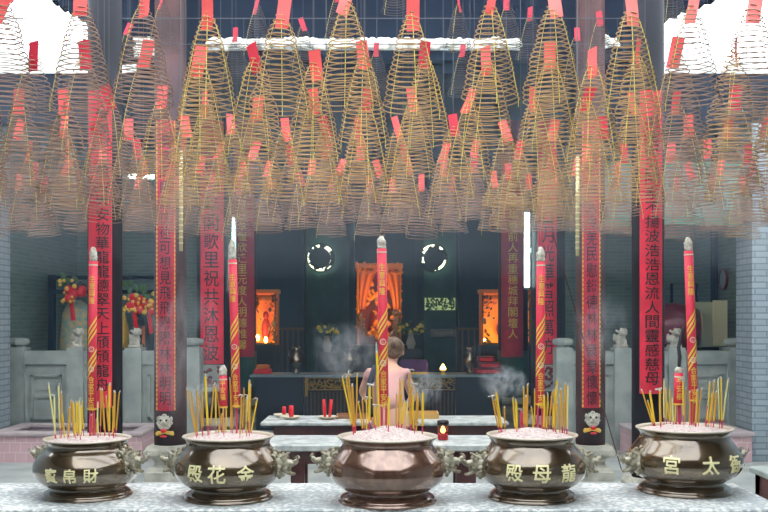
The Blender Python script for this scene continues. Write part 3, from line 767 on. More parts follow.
MB().box(-.13, .13, -.1, -.09, .008, .03).box(-.13, .13, .09, .1, .008, .03).box(-.13, -.12, -.09, .09, .008, .03).box(.12, .13, -.09, .09, .008, .03).obj('tray_rim', M['tray_brown'], t)
t = thing('bamboo_tray', 'wider pale woven tray right of the woman on the farther table', 'tray', (px2(423, Y), Y+.08, .75))
MB().bev(-.13, .13, -.12, .12, 0, .01, .002).obj('tray_base', M['bamboo'], t)
MB().box(-.13, .13, -.12, -.11, .01, .045).box(-.13, .13, .11, .12, .01, .045).box(-.13, -.12, -.11, .11, .01, .045).box(.12, .13, -.11, .11, .01, .045).obj('tray_rim', M['bamboo'], t)
t = thing('votive_candle', 'small burning votive candle by the woman\'s left hand', 'candle', (px2(373, 8.15), 8.15, .75))
MB().lathe([(.03, 0), (.032, .03), (.028, .03)], 12).obj('wax_cup', M['redwax'], t); MB().lathe([(.012, .03), (.022, .05), (.012, .075), (.002, .095)], 10).obj('flame', M['flame'], t, True)
t = thing('glass_candle', 'red glass candle jar with smoky top burning on the nearer table', 'candle', (px2(443, 6.85), 6.85, .75))
MB().lathe([(.03, 0), (.036, .004), (.036, .045), (.036, .05)], 18).obj('red_glass_cup', M['glassred'], t, True)
g = bpy.data.materials.new('clear_smoky_glass'); g.use_nodes = True; gb = g.node_tree.nodes['Principled BSDF']
gb.inputs['Base Color'].default_value = (.25, .12, .1, 1); gb.inputs['Transmission Weight'].default_value = .75; gb.inputs['Roughness'].default_value = .1; gb.inputs['IOR'].default_value = 1.1
MB().lathe([(.036, .05), (.038, .09), (.038, .1)], 18, (0, 0, 0), False).obj('glass_chimney', g, t, True)
MB().lathe([(.038, .1), (.041, .105), (.041, .13), (.034, .135), (.032, .1)], 18, (0, 0, 0), False).obj('sooty_rim', M['smokeglass'], t, True)
MB().lathe([(.008, .05), (.017, .065), (.01, .088), (.001, .102)], 10).obj('flame', M['flame'], t, True)

# ------------------------------------------------------------------ the woman behind the middle pot
def skinned(name, pts, edges, m, parent=None, root=0, sub=2):
    me = bpy.data.meshes.new(name); me.from_pydata([p[0] for p in pts], edges, []); me.materials.append(m)
    o = bpy.data.objects.new(name, me); C.objects.link(o)
    o.modifiers.new('skin', 'SKIN'); o.modifiers.new('sub', 'SUBSURF').levels = sub; o.modifiers['sub'].render_levels = sub
    sv = me.skin_vertices[0].data
    for i, p in enumerate(pts):
        r = p[1]; sv[i].radius = r if isinstance(r, tuple) else (r, r); sv[i].use_root = (i == root)
    dg = bpy.context.evaluated_depsgraph_get(); dg.update()
    n = bpy.data.meshes.new_from_object(o.evaluated_get(dg)); n.name = name
    if not n.materials: n.materials.append(m)
    n.polygons.foreach_set('use_smooth', [True]*len(n.polygons))
    bpy.data.objects.remove(o)
    return link(name, n, parent)
def woman():
    t = thing('person', 'person with tied-up brown hair and pale pink top bending over the farther table', 'person', (.02, 7.52, -.0))
    o = (0.04, 7.75, 0)
    P = []
    def p(x, y, z, r): P.append(((x, y, z), r)); return len(P)-1
    E = []
    pel = p(.03, -.05, .84, (.13, .11)); wst = p(.02, .04, .98, (.105, .09)); chs = p(.01, .16, 1.1, (.125, .1)); upc = p(.01, .24, 1.17, (.1, .08))
    nk = p(.03, .30, 1.23, .045); n2 = p(.045, .34, 1.27, .045); hd = p(.05, .37, 1.325, (.072, .085)); ht = p(.05, .38, 1.38, (.06, .07))
    E += [(pel, wst), (wst, chs), (chs, upc), (upc, nk), (nk, n2), (n2, hd), (hd, ht)]
    for s in (-1, 1):
        sh = p(s*.135+.01, .23, 1.15, .046)
        if s < 0: el = p(-.19, .42, 1.0, .036); wr = p(-.15, .66, .9, .024); pm = p(-.135, .73, .87, (.03, .016)); d = Vector((.12, .85, -.35)).normalized()
        else: el = p(.21, .36, .96, .036); wr = p(.17, .6, .88, .024); pm = p(.15, .67, .86, (.03, .016)); d = Vector((-.2, .85, -.35)).normalized()
        E += [(upc, sh), (sh, el), (el, wr), (wr, pm)]
        b = Vector(P[pm][0])
        for k, (off, ln) in enumerate(((-.022, .055), (-.008, .065), (.007, .062), (.021, .05))):
            r0 = b+Vector((off, 0, 0))+d*.025; f1 = p(*(r0+d*ln*.4), .0085); f2 = p(*(r0+d*ln*.75+Vector((0, 0, -.012))), .008); f3 = p(*(r0+d*ln+Vector((0, 0, -.028))), .007)
            E += [(pm, f1), (f1, f2), (f2, f3)]
        t1 = p(*(b+Vector((-s*.03, .015, -.01))), .01); t2 = p(*(b+Vector((-s*.035, .045, -.025))), .008); E += [(pm, t1), (t1, t2)]
    for s in (-1, 1):
        h = p(.03+s*.085, -.04, .76, .085); k = p(.03+s*.09, .02, .46, .055); c = p(.03+s*.09, -.02, .3, .05); a = p(.03+s*.09, -.03, .09, .034); hl = p(.03+s*.09, .02, .04, .034); te = p(.03+s*.1, .14, .025, .026)
        E += [(pel, h), (h, k), (k, c), (c, a), (a, hl), (hl, te)]
    skinned('body', P, E, M['skin'], t, 0)
    # face
    face = MB()
    face.ell((.05, .455, 1.31), (.012, .018, .014)).ell((.05, .45, 1.28), (.022, .01, .006))
    face.obj('nose_and_lips', M['skin'], t, True)
    ey = MB()
    for s in (-1, 1): ey.ell((.05+s*.03, .44, 1.335), (.012, .008, .007))
    ey.obj('eyes', M['ink'], t)
    er = MB()
    for s in (-1, 1): er.ell((.05+s*.078, .36, 1.315), (.012, .02, .028))
    er.obj('ears', M['skin'], t, True)
    hr = MB().ell((.05, .345, 1.35), (.092, .095, .088)).ell((.06, .28, 1.33), (.07, .05, .065)).ell((.075, .245, 1.38), (.05, .045, .045))
    link('hair', remesh('hair', hr, M['hair'], .008, .003, 90), t)
    # top
    T = []; TE = []
    def q(x, y, z, r): T.append(((x, y, z), r)); return len(T)-1
    a = q(.03, -.04, .86, (.145, .125)); b = q(.02, .04, .98, (.12, .105)); c = q(.01, .16, 1.1, (.138, .113)); d = q(.01, .235, 1.17, (.11, .09)); TE += [(a, b), (b, c), (c, d)]
    for s in (-1, 1):
        e = q(s*.135+.01, .23, 1.15, .056); f = q(s*.165, .3, 1.09, .05); TE += [(d, e), (e, f)]
    skinned('pink_top', T, TE, M['pinkcloth'], t, 0)
    # apron band with strap
    sv = MB().tube([(-.09, .1, 1.22), (-.12, .03, 1.1), (-.13, -.03, .98), (-.11, -.1, .86)], [.02, .03, .03, .03], 8)
    sv.obj('dark_strap', M['darkcloth'], t, True)
    L = []; LE = []
    def l(x, y, z, r): L.append(((x, y, z), r)); return len(L)-1
    a = l(.03, -.05, .84, (.15, .13))
    for s in (-1, 1):
        h = l(.03+s*.085, -.04, .74, .1); k = l(.03+s*.09, .02, .46, .072); c = l(.03+s*.09, -.03, .12, .058); LE += [(a, h), (h, k), (k, c)]
    skinned('dark_trousers', L, LE, M['darkcloth'], t, 0)
    sh = MB()
    for s in (-1, 1): sh.ell((.03+s*.095, .06, .02), (.045, .13, .028))
    sh.obj('shoes', M['ink'], t, True)
woman()

# ------------------------------------------------------------------ front table
t = thing('front_stone_table', 'long pale stone table across the foreground carrying the five bronze pots', 'table', (0, 4.39, 0))
slab = bpy.data.materials.new('ash_strewn_stone'); slab.use_nodes = True
nt = slab.node_tree; N = nt.nodes; L = nt.links; b = N['Principled BSDF']; b.inputs['Roughness'].default_value = .42
tc = N.new('ShaderNodeTexCoord'); t1 = N.new('ShaderNodeTexNoise'); t1.inputs['Scale'].default_value = 45; t1.inputs['Detail'].default_value = 6; L.new(tc.outputs['Object'], t1.inputs['Vector'])
t2 = N.new('ShaderNodeTexNoise'); t2.inputs['Scale'].default_value = 3.2; t2.inputs['Detail'].default_value = 4; L.new(tc.outputs['Object'], t2.inputs['Vector'])
ad = N.new('ShaderNodeMath'); ad.operation = 'MULTIPLY_ADD'; L.new(t2.outputs['Fac'], ad.inputs[0]); ad.inputs[1].default_value = .6; L.new(t1.outputs['Fac'], ad.inputs[2])
r1 = N.new('ShaderNodeValToRGB'); L.new(ad.outputs[0], r1.inputs[0]); r1.color_ramp.elements[0].position = .74; r1.color_ramp.elements[1].position = .97
r1.color_ramp.elements[0].color = (*lin((158, 166, 168)), 1); r1.color_ramp.elements[1].color = (*lin((234, 234, 230)), 1)
L.new(r1.outputs[0], b.inputs['Base Color'])
fixn(MB().bev(-3.2, 1.78, 0, .70, .66, .75, .006).obj('stone_top', slab, t))
for lx in (-2.9, -1.0, .6, 1.5): MB().box(lx, lx+.25, .1, .6, 0, .66).obj('pier', M['stone'], t)

# ------------------------------------------------------------------ bronze pots
def head_mesh():
    s = .069; mb = MB()
    def e(x, y, z, r, rot=None):
        r = r if isinstance(r, tuple) else (r, r, r)
        mb.ell((x*s, y*s, z*s), tuple(k*s for k in r), rot)
    e(-.5, 0, -.1, (.62, .6, .8)); e(.05, 0, .12, (.66, .56, .6)); e(.35, 0, -.25, (.5, .38, .3)); e(.75, 0, .12, (.55, .34, .22), (0, .12, 0)); e(1.2, 0, .2, (.2, .24, .16))
    e(.65, 0, -.52, (.55, .28, .13), (0, .35, 0)); e(.55, 0, -.28, (.4, .18, .07), (0, .2, 0)); e(1.05, 0, -.62, (.16, .16, .1))
    for k in (-1, 1):
        e(1.22, k*.18, .28, .12); e(.5, k*.36, .42, .19); e(.48, k*.42, .62, (.3, .12, .1), (0, -.5, 0)); e(.1, k*.5, -.2, (.3, .15, .22))
        e(-.1, k*.42, .72, (.16, .14, .24), (0, -.6, 0)); e(-.35, k*.45, .55, (.3, .2, .2), (0, .5, 0)); e(-.3, k*.62, .15, .2); e(-.35, k*.6, -.3, .2); e(-.1, k*.5, -.62, .19)
        e(.2, k*.42, -.78, .15); e(.95, k*.26, -.08, (.07, .06, .16)); e(.75, k*.3, -.12, (.07, .06, .14)); e(-.65, k*.55, .45, .2); e(-.65, k*.6, -.05, .2); e(-.6, k*.5, -.6, .2)
    for k in (-1, 1):
        for cx, cz, rr0, dr in ((-.35, .45, .3, 1), (-.35, -.2, .3, -1), (-.25, -.7, .24, 1), (.25, -.45, .2, -1)):
            mb.tube([((cx+rr0*(1-j/14)*math.cos(dr*j*.62))*s, k*(.62+.12*j/14)*s, (cz+rr0*(1-j/14)*math.sin(dr*j*.62))*s) for j in range(12)], [.09*s*(1-.04*j) for j in range(12)], 7)
        mb.tube([(1.25*s, k*.1*s, .32*s), (1.42*s, k*.22*s, .42*s), (1.3*s, k*.34*s, .56*s), (1.12*s, k*.34*s, .5*s)], [.07*s, .06*s, .05*s, .03*s], 7)
    for x, z in ((.35, .68), (.05, .85), (-.3, .95), (-.6, .85)): e(x, 0, z, (.14, .12, .16))
    return remesh('dragon_head', mb, M['head'], .0028, .0012, 110, 1)
HEAD = head_mesh()

def prof_r(prof, z):
    for i in range(len(prof)-1):
        (r0, z0), (r1, z1) = prof[i], prof[i+1]
        if z0 <= z <= z1 and z1 > z0: return r0+(r1-r0)*(z-z0)/(z1-z0)
    return prof[-1][0]
def smoothprof(p, n=6):
    out = []
    for i in range(len(p)-1):
        p0 = p[max(i-1, 0)]; p1 = p[i]; p2 = p[i+1]; p3 = p[min(i+2, len(p)-1)]
        for k in range(n):
            t = k/n; o = []
            for j in (0, 1):
                o.append(.5*((2*p1[j])+(-p0[j]+p2[j])*t+(2*p0[j]-5*p1[j]+4*p2[j]-p3[j])*t*t+(-p0[j]+3*p1[j]-3*p2[j]+p3[j])*t**3))
            out.append(tuple(o))
    out.append(p[-1]); return out

POTS = []
def pot(px, Y, rb, rr_, rf, h, m, text, tx, label, rz=0., hz=.5, tsize=.062, tz=.47, mound=.02, seed=0):
    X = (px-384)*Y/1000; t = thing('incense_pot', label, 'incense pot', (X, Y, .75))
    body = smoothprof([(rf*.82, .175*h), (rf*.9, .2*h), (rb*.9, .3*h), (rb*.985, .41*h), (rb, .5*h), (rb*.965, .62*h), (rb*.87, .74*h), (rr_*.93, .83*h), (rr_*.9, .89*h), (rr_*.93, .94*h), (rr_*.975, .978*h)], 5)
    MB().lathe(body, 72, (0, 0, 0), False).obj('belly', m, t, True)
    foot = [(rf, 0), (rf*1.01, .015*h), (rf*1.0, .03*h), (rf*.97, .04*h), (rf*.975, .06*h), (rf*.94, .09*h), (rf*.86, .125*h), (rf*.8, .155*h), (rf*.82, .18*h)]
    MB().lathe([(rf*.5, 0.0)]+foot, 72, (0, 0, 0), False).obj('foot_ring', m, t, True)
    lip = [(rr_*.965, .972*h), (rr_*1.0, .985*h), (rr_*1.0, 1.0*h), (rr_*.97, 1.005*h), (rr_*.92, .985*h), (rr_*.9, .93*h)]
    MB().lathe(lip, 72, (0, 0, 0), False).obj('rim', M['rim'], t, True)
    # ash
    q = random.Random(seed); n = 60; rings = 14; vs = [(0, 0, .955*h+mound)]; fs = []
    for i in range(1, rings+1):
        rad = rr_*.915*i/rings
        for j in range(n):
            a = 2*PI*j/n; z = .955*h+mound*(1-(i/rings)**1.1)+(.009*noise.noise(Vector((rad*math.cos(a)*25, rad*math.sin(a)*25, seed*7.3))) if i < rings else 0)
            vs.append((rad*math.cos(a), rad*math.sin(a), z))
    fs += [(0, 1+j, 1+(j+1) % n) for j in range(n)]
    for i in range(rings-1):
        for j in range(n):
            a = 1+i*n+j; b_ = 1+i*n+(j+1) % n; fs.append((a, a+n, b_+n, b_))
    MB().add(vs, fs).obj('ash_bed', M['ash'], t, True)
    full = sorted(body, key=lambda p: p[1])
    zc = hz*h
    for s in (-1, 1):
        a = rz if s > 0 else rz+PI
        rad = prof_r(full, zc)-.012
        o = link('dragon_head_handle', HEAD, t, (rad*math.cos(a), rad*math.sin(a), zc+.01)); o.rotation_euler = (0, 0, a)
    # raised characters
    if text:
        mb = MB()
        for i, ch in enumerate(text):
            off = tx[i]*Y/1000
            al = 0.0
            for _ in range(30):
                sn = (((px+tx[i]-384)/1000.0)*(Y-rb*math.cos(al))-X)/rb
                al = math.asin(max(-.95, min(.95, sn)))
            th0 = -PI/2+al
            def fn(x, z):
                zz = tz*h+z; r = prof_r(full, zz)+.004; th = th0+x/rb
                return (r*math.cos(th), r*math.sin(th), zz)
            put_glyph(mb, ch, fn, tsize, tsize, .012)
        o = mb.obj('raised_characters', M['goldpale'], t)
        sm = o.modifiers.new('thick', 'SOLIDIFY'); sm.thickness = .004; sm.offset = 0
    POTS.append((X, Y, rr_, .75+.955*h, mound, px))
    return t
pot(87.5, 4.74, .248, .203, .208, .273, M['bronze'], '寶帛財', (-37, -18, 3), 'leftmost bronze incense pot, squat, with pale characters and a wide foot', -.35, .6, .066, .47, .015, 1)
pot(228.5, 4.68, .252, .213, .208, .292, M['bronze'], '殿花金', (-34, -12, 17), 'bronze incense pot, second from left, with pale characters and two candles', -.15, .52, .08, .5, .018, 2)
pot(387.5, 4.60, .272, .231, .226, .300, M['bronze_red'], '', (), 'middle bronze incense pot, reddish and plain, largest in the foreground', .0, .56, .06, .47, .062, 3)
pot(532, 4.68, .252, .213, .206, .298, M['bronze'], '殿母龍', (-18, 10, 37), 'bronze incense pot, second from right, left of the brown column base', .12, .5, .08, .5, .045, 4)
pot(684.5, 4.86, .272, .232, .222, .31, M['bronze'], '宮太衙', (-13, 27, 51), 'rightmost bronze incense pot, wide bellied, with a broad pale rim', .3, .47, .085, .52, .022, 5)

# ------------------------------------------------------------------ incense sticks
def ash_z(i, X, Y):
    PX, PY, rr_, za, md, _ = POTS[i]; d = min(1, math.hypot(X-PX, Y-PY)/(rr_*.915)); return za+md*(1-d**1.1)
POTN = ['the leftmost pot', 'the pot second from left', 'the middle pot', 'the pot second from right', 'the rightmost pot']
def place_base(i, bx, by):
    PX, PY, rr_, za, md, _ = POTS[i]
    Y = (1.6-za-.005)*1000/max(60, by-316); dx = (bx-384)*Y/1000-PX
    lim = math.sqrt(max(.0001, (rr_*.82)**2-min(abs(dx), rr_*.8)**2))
    Y = max(PY-lim, min(PY+lim, Y)); X = (bx-384)*Y/1000
    dx = X-PX
    if abs(dx) > rr_*.84: X = PX+math.copysign(rr_*.84, dx)
    return X, Y
def sticks(i, crop, scale, lst, seed):
    q = random.Random(seed); out = []
    for (bx, by, tx, ty, c) in lst:
        bx = crop[0]+bx/scale; by = crop[1]+by/scale; tx = crop[0]+tx/scale; ty = crop[1]+ty/scale
        X, Y = place_base(i, bx, by); Yt = Y+q.uniform(-.02, .02)
        z0 = ash_z(i, X, Y)-.012; T = at(tx, ty, Yt); B = Vector((X, Y, z0))
        out.append((B, T, c, tx))
    out.sort(key=lambda a: a[3])
    for k, (B, T, c, tx) in enumerate(out):
        D = T-B; Ln = D.length; lean = math.degrees(math.atan2(D.x, D.z))
        col = {'y': 'yellow', 'Y': 'thick yellow', 'o': 'ochre', 'O': 'thick ochre', 'p': 'pale yellow', 'r': 'pink'}[c]
        ln = 'leaning left' if lean < -4 else 'leaning right' if lean > 4 else 'upright'
        t = thing('incense_stick', '%s incense stick, %s, %s from the left in %s' % (col, ln, ORD[k], POTN[i]), 'incense stick', B, 0, 'incense sticks in '+POTN[i])
        r = .0056 if c in 'YO' else .0036
        m = {'y': 'stick_y', 'Y': 'stick_y', 'o': 'stick_o', 'O': 'stick_o', 'p': 'stick_p', 'r': 'pink'}[c]
        f0 = q.uniform(.12, .26)
        MB().tube([(0, 0, 0), D*(f0+.01)], r*.55, 5).obj('bamboo_core', M['pink'] if q.random() < .7 else M['redcore'], t)
        MB().tube([D*f0, D*.6+Vector((q.uniform(-.002, .002), 0, 0)), D*.95], r, 6).obj('incense_paste', M[m], t)
        e = D*.95; tip = D+Vector((q.uniform(-.004, .006), 0, 0))
        pts = [e, e+(tip-e)*.6, tip]
        if q.random() < .18: pts += [tip+Vector((q.choice((-1, 1))*.012, 0, .004)), tip+Vector((q.choice((-1, 1))*.02, 0, -.002))]
        MB().tube(pts, [r*1.0]+[r*.85]*(len(pts)-1), 5).obj('ash_tip', M['ashtip'], t)
sticks(0, (40, 380), 7.88, [(130, 460, 65, 20, 'p'), (120, 400, 112, 120, 'p'), (160, 430, 145, 25, 'p'), (170, 440, 168, 85, 'o'), (195, 410, 172, 240, 'y'), (225, 450, 240, 160, 'o'), (218, 470, 232, 210, 'o'), (280, 470, 262, 170, 'y'), (300, 440, 295, 170, 'Y'), (318, 480, 310, 140, 'p'), (345, 400, 330, 160, 'y'), (270, 420, 250, 150, 'o'), (410, 430, 415, 235, 'o'), (400, 440, 405, 270, 'r'), (457, 470, 455, 170, 'p'), (510, 450, 490, 60, 'o'), (515, 440, 500, 180, 'o'), (545, 430, 548, 20, 'Y'), (548, 460, 520, 120, 'o'), (580, 460, 590, 80, 'O'), (595, 420, 625, 85, 'o'), (570, 430, 575, 200, 'y'), (325, 450, 320, 200, 'y'), (440, 430, 445, 300, 'o'), (475, 440, 478, 60, 'o'), (292, 400, 285, 160, 'y')], 1)
sticks(1, (180, 355), 5.69, [(97, 470, 38, 185, 'o'), (97, 430, 62, 200, 'o'), (100, 420, 95, 185, 'o'), (130, 460, 105, 225, 'o'), (130, 430, 125, 195, 'o'), (162, 470, 143, 105, 'Y'), (168, 430, 195, 155, 'o'), (205, 420, 203, 170, 'y'), (240, 440, 205, 180, 'o'), (290, 400, 285, 125, 'o'), (300, 430, 292, 165, 'o'), (340, 480, 350, 230, 'o'), (355, 430, 365, 185, 'o'), (378, 470, 378, 240, 'o'), (390, 410, 395, 140, 'Y'), (394, 470, 402, 165, 'o'), (400, 410, 440, 248, 'y'), (215, 400, 240, 330, 'o'), (262, 440, 262, 290, 'y'), (250, 470, 246, 300, 'o'), (372, 430, 385, 230, 'p')], 2)
sticks(2, (320, 360), 6.4, [(220, 500, 140, 95, 'y'), (215, 460, 165, 95, 'o'), (218, 470, 180, 65, 'o'), (225, 470, 205, 150, 'O'), (228, 430, 237, 80, 'o'), (280, 440, 243, 262, 'y'), (287, 370, 270, 240, 'o'), (298, 380, 297, 240, 'y'), (314, 500, 318, 160, 'Y'), (350, 430, 337, 145, 'o'), (375, 420, 365, 325, 'y'), (357, 500, 350, 290, 'y'),
    (437, 510, 441, 225, 'Y'), (489, 498, 490, 207, 'o'), (500, 498, 513, 115, 'o'), (518, 430, 528, 105, 'y'), (500, 470, 519, 205, 'o'), (520, 490, 545, 260, 'Y'), (578, 460, 571, 65, 'o'), (582, 440, 588, 155, 'o'), (603, 500, 625, 190, 'o'), (613, 400, 632, 230, 'o'), (655, 438, 658, 195, 'Y'), (598, 460, 598, 210, 'y'), (394, 480, 392, 290, 'r'), (425, 500, 422, 280, 'r'), (507, 470, 506, 260, 'o'), (555, 470, 560, 260, 'p')], 3)
sticks(3, (485, 365), 6.4, [(95, 440, 45, 200, 'o'), (105, 430, 60, 215, 'o'), (112, 420, 70, 165, 'Y'), (130, 420, 125, 262, 'o'), (195, 410, 178, 200, 'y'), (205, 460, 198, 220, 'Y'), (250, 450, 248, 135, 'o'), (268, 430, 272, 115, 'o'), (262, 420, 262, 190, 'O'), (310, 380, 297, 265, 'y'), (318, 410, 318, 150, 'y'), (225, 400, 228, 285, 'r'), (240, 400, 238, 295, 'r'), (378, 400, 378, 190, 'Y'), (395, 460, 403, 175, 'o'), (405, 400, 432, 165, 'o'), (388, 430, 405, 230, 'y'), (435, 440, 455, 135, 'Y'), (450, 420, 460, 85, 'Y'), (457, 460, 440, 155, 'o'), (482, 430, 462, 235, 'o'), (495, 450, 485, 145, 'O'), (510, 450, 503, 225, 'o'), (525, 440, 512, 110, 'O'), (440, 430, 425, 200, 'o'), (500, 420, 478, 180, 'y'), (525, 450, 532, 118, 'p')], 4)
sticks(4, (635, 360), 6.02, [(115, 395, 40, 175, 'o'), (118, 385, 75, 240, 'y'), (122, 395, 88, 185, 'Y'), (155, 410, 150, 175, 'O'), (175, 350, 175, 110, 'p'), (190, 350, 186, 165, 'y'), (215, 350, 208, 165, 'y'), (232, 400, 225, 220, 'p'), (240, 350, 245, 240, 'y'), (292, 400, 288, 115, 'y'), (300, 370, 310, 165, 'o'), (328, 410, 328, 185, 'o'), (365, 410, 375, 175, 'O'), (380, 350, 400, 165, 'o'), (430, 410, 452, 125, 'y'), (440, 370, 465, 190, 'y'), (455, 390, 480, 115, 'o'), (470, 410, 490, 185, 'O'), (510, 400, 500, 105, 'p'), (525, 390, 518, 95, 'y'), (530, 370, 562, 105, 'p'), (215, 390, 195, 250, 'y'), (355, 380, 350, 150, 'r'), (420, 380, 440, 270, 'r'), (265, 380, 262, 260, 'r'), (345, 380, 352, 250, 'y')], 5)

# ------------------------------------------------------------------ big decorated candles
def joss(i, xt, yt, xb, yb, wpx, by, label, ashlen=.09, blackrod=False, stump=False, core=2):
    X, Y = place_base(i, xb, by); T = at(xt, yt, Y); B = at(xb, yb, Y); G = Vector((X, Y, ash_z(i, X, Y)-.01)); r = wpx*Y/2000
    t = thing('joss_candle', label, 'candle', G, 0, 'tall red dragon candles' if not stump else 'burnt-down red candles')
    a = B-G; b_ = T-G; D = (b_-a); Ln = D.length; d = D.normalized(); top = b_-d*ashlen
    MB().tube([a, (a+top)/2, top], r, 16).obj('red_paper_roll', M['joss_red'], t, True)
    for k in range(core):
        dx = (k-(core-1)/2)*r*.95
        MB().tube([(dx, 0, 0), a+Vector((dx, 0, .02))], r*.24, 6).obj('bamboo_core', M['pink'], t)
    MB().tube([a-d*.004, a+d*.004], r*1.04, 16).obj('gold_band', M['gold'], t)
    MB().tube([top-d*.022, top-d*.016], r*1.04, 16).obj('white_band', M['plate'], t)
    q = random.Random(int(xt)); pts = [top+d*ashlen*k/7+Vector((q.uniform(-.0025, .0025), 0, 0)) for k in range(8)]
    MB().tube(pts, [r*q.uniform(.85, 1.05)*(1 if k < 5 else .8-.22*(k-5)) for k in range(8)], 9).obj('ash_tip', M['ashtip'], t, True)
    side = Vector((1, 0, 0))
    def onto(s, u, v, lift=.0012):      # u across (arc), v along from a
        th = u/r; c = a+d*v
        return c+side*math.sin(th)*(r+lift)+Vector((0, -1, 0))*math.cos(th)*(r+lift)
    L_ = (top-a).length
    mb = MB(); cs = r*1.35
    def txt(s, v0, step):
        for k, ch in enumerate(s): put_glyph(mb, ch, lambda x, z: onto(0, x, v0-k*step+z), cs, cs*1.15)
    if not stump:
        txt('生意興隆', L_*.88, cs*1.25); txt('合家平安福', L_*.20, cs*1.2)
    else: txt('平安福', L_*.75, cs*1.25)
    mb.obj('gold_lettering', M['gold'], t)
    if not stump:
        mb = MB()
        for v0 in (L_*.47, L_*.25):
            for w0 in (0, .03, .06):
                n = 12; vs = []; fs = []
                for k in range(n+1):
                    u = (k/n-.5)*r*2.6; v = v0+w0+u*1.6
                    vs += [onto(0, u, v), onto(0, u, v+.015)]
                for k in range(n): fs.append((2*k, 2*k+2, 2*k+3, 2*k+1))
                mb.add(vs, fs)
        mb.obj('gold_spiral_stripe', M['gold'], t)
        mb = MB()
        for v0 in (L_*.405, L_*.215+.04):
            for rad, st in ((r*.5, 0), (r*.22, 1)):
                n = 12; vs = []; fs = []
                for k in range(n):
                    an = 2*PI*k/n+st
                    vs += [onto(0, rad*math.cos(an), v0+rad*math.sin(an), .002), onto(0, rad*1.3*math.cos(an), v0+rad*1.3*math.sin(an), .002)]
                for k in range(n-2 if st else n):
                    j = (k+1) % n; fs.append((2*k, 2*j, 2*j+1, 2*k+1))
                mb.add(vs, fs)
        mb.obj('white_cloud_scroll', M['plate'], t)
    if blackrod:
        MB().tube([b_, b_+Vector((.004, 0, .05)), b_+Vector((-.002, 0, .1)), b_+Vector((.012, 0, .16)), b_+Vector((.02, 0, .2))], [.008, .01, .009, .009, .004], 8).obj('charred_twist', M['char'], t, True)
    return t
joss(0, 93.5, 247, 92, 409, 8.5, 432, 'tall red and gold candle in the leftmost pot', .07)
joss(1, 232, 239, 236.5, 406, 8.5, 430, 'tall red and gold candle in the pot second from left', .1, core=1)
joss(1, 223, 365, 223.5, 407, 8, 432, 'burnt-down red candle stump left of the tall one in the second pot', .05, stump=True, core=1)
joss(2, 381.5, 236, 384, 405, 9.5, 432, 'tall red and gold candle in the middle pot, in front of the altar', .06)
joss(3, 541, 247, 540, 404, 9, 428, 'tall red and gold candle in the pot second from right', .07)
joss(4, 688, 237, 693.5, 400, 9, 422, 'tall red and gold candle in the rightmost pot, standing clear of the coils', .07)
joss(4, 679, 367, 678, 404, 9, 422, 'burnt-down red candle stump with a black charred twist in the rightmost pot', .03, True, True)
t = thing('incense_stick', 'thick yellow incense stick standing against the left side of the middle tall candle', 'incense stick', Vector((px2(379, 4.62), 4.62, .75+.3)), 0)
MB().tube([(0, 0, .04), (-.01, 0, .38)], .0055, 6).obj('incense_paste', M['stick_y'], t); MB().tube([(0, 0, 0), (0, 0, .05)], .003, 5).obj('bamboo_core', M['pink'], t); MB().tube([(-.01, 0, .38), (-.013, 0, .43)], [.0055, .003], 5).obj('ash_tip', M['ashtip'], t)

# ------------------------------------------------------------------ hanging rack and incense coils
ROWY = [4.2, 5.0, 5.8, 6.6, 7.5, 8.4, 9.2]
rk = thing('hanging_rack', 'steel rods spanning the courtyard from which the incense coils hang', 'rack', (0, 0, 4.1))
for Y in ROWY: MB().tube([(-5.2, Y, 0), (5.2, Y, 0)], .004, 6).obj('rod', M['wire'], rk)
for Y in (8.85, 9.55): MB().tube([(-5.2, Y, 1.0), (5.2, Y, 1.0)], .004, 6).obj('upper_rod', M['wire'], rk)

def coil_mesh(m, Rb, H, turns, seed, wob=.03, rt=.0017, n=36, pw=.66):
    q = random.Random(seed); pts = []; tot = int(turns*n); ph = q.random()*6
    tiltx = q.uniform(-.07, .07); tilty = q.uniform(-.09, .09)
    for k in range(tot+1):
        t = k/tot; a = 2*PI*turns*t+ph; r = Rb*(t**pw)*.96+.004
        r *= 1+wob*math.sin(a*.13+4*t+ph)*.7
        z = -H*t-(r*math.cos(a)*tiltx+r*math.sin(a)*tilty)+.012*noise.noise(Vector((t*5, seed, 0)))*t
        pts.append((r*math.cos(a), r*math.sin(a), z))
    return MB().tube(pts, rt, 4).mesh('spiral', m, True)
VAR = {}
for nm, m, rt in (('warm', 'coil', .0025), ('grey', 'coil_hazed', .0025), ('dark', 'coil_dark', .0022)):
    VAR[nm] = [coil_mesh(M[m], .122+.006*k, .42+.012*k, 20+(k % 3), 10+k+len(nm), .03+.02*k, rt) for k in range(5)]
def thread_mesh(ang, Rb=.122, H=.43, pw=.66):
    pts = []
    for k in range(7):
        t = k/6; r = Rb*(t**pw)*.97+.005; pts.append((r*math.cos(ang), r*math.sin(ang), -H*t+.0))
    pts.append((pts[-1][0], pts[-1][1], -H-.03))
    return MB().tube(pts, .0014, 4).mesh('thread', M['thread'])
THREADS = [thread_mesh(a) for a in (-2.6, -.65, -1.7, 1.2)]
def tag_mesh(m, tw, seed):
    q = random.Random(seed); n = 8; vs = []; fs = []; W = .054; H = .135
    for i in range(n+1):
        v = i/n; z = .05-H*v; bend = .006*math.sin(v*3+seed)
        for s in (-.5, -.17, .17, .5): vs.append((s*W, bend+.004*(s*s), z+.004*s))
    for i in range(n):
        for j in range(3): a = i*4+j; fs.append((a, a+1, a+5, a+4))
    k = len(vs); vs += [(x, y+.0012, z) for x, y, z in vs]
    fs2 = [tuple(p+k for p in f[::-1]) for f in fs]
    o = MB().add(vs, fs+fs2); return o.mesh('paper_tag', m)
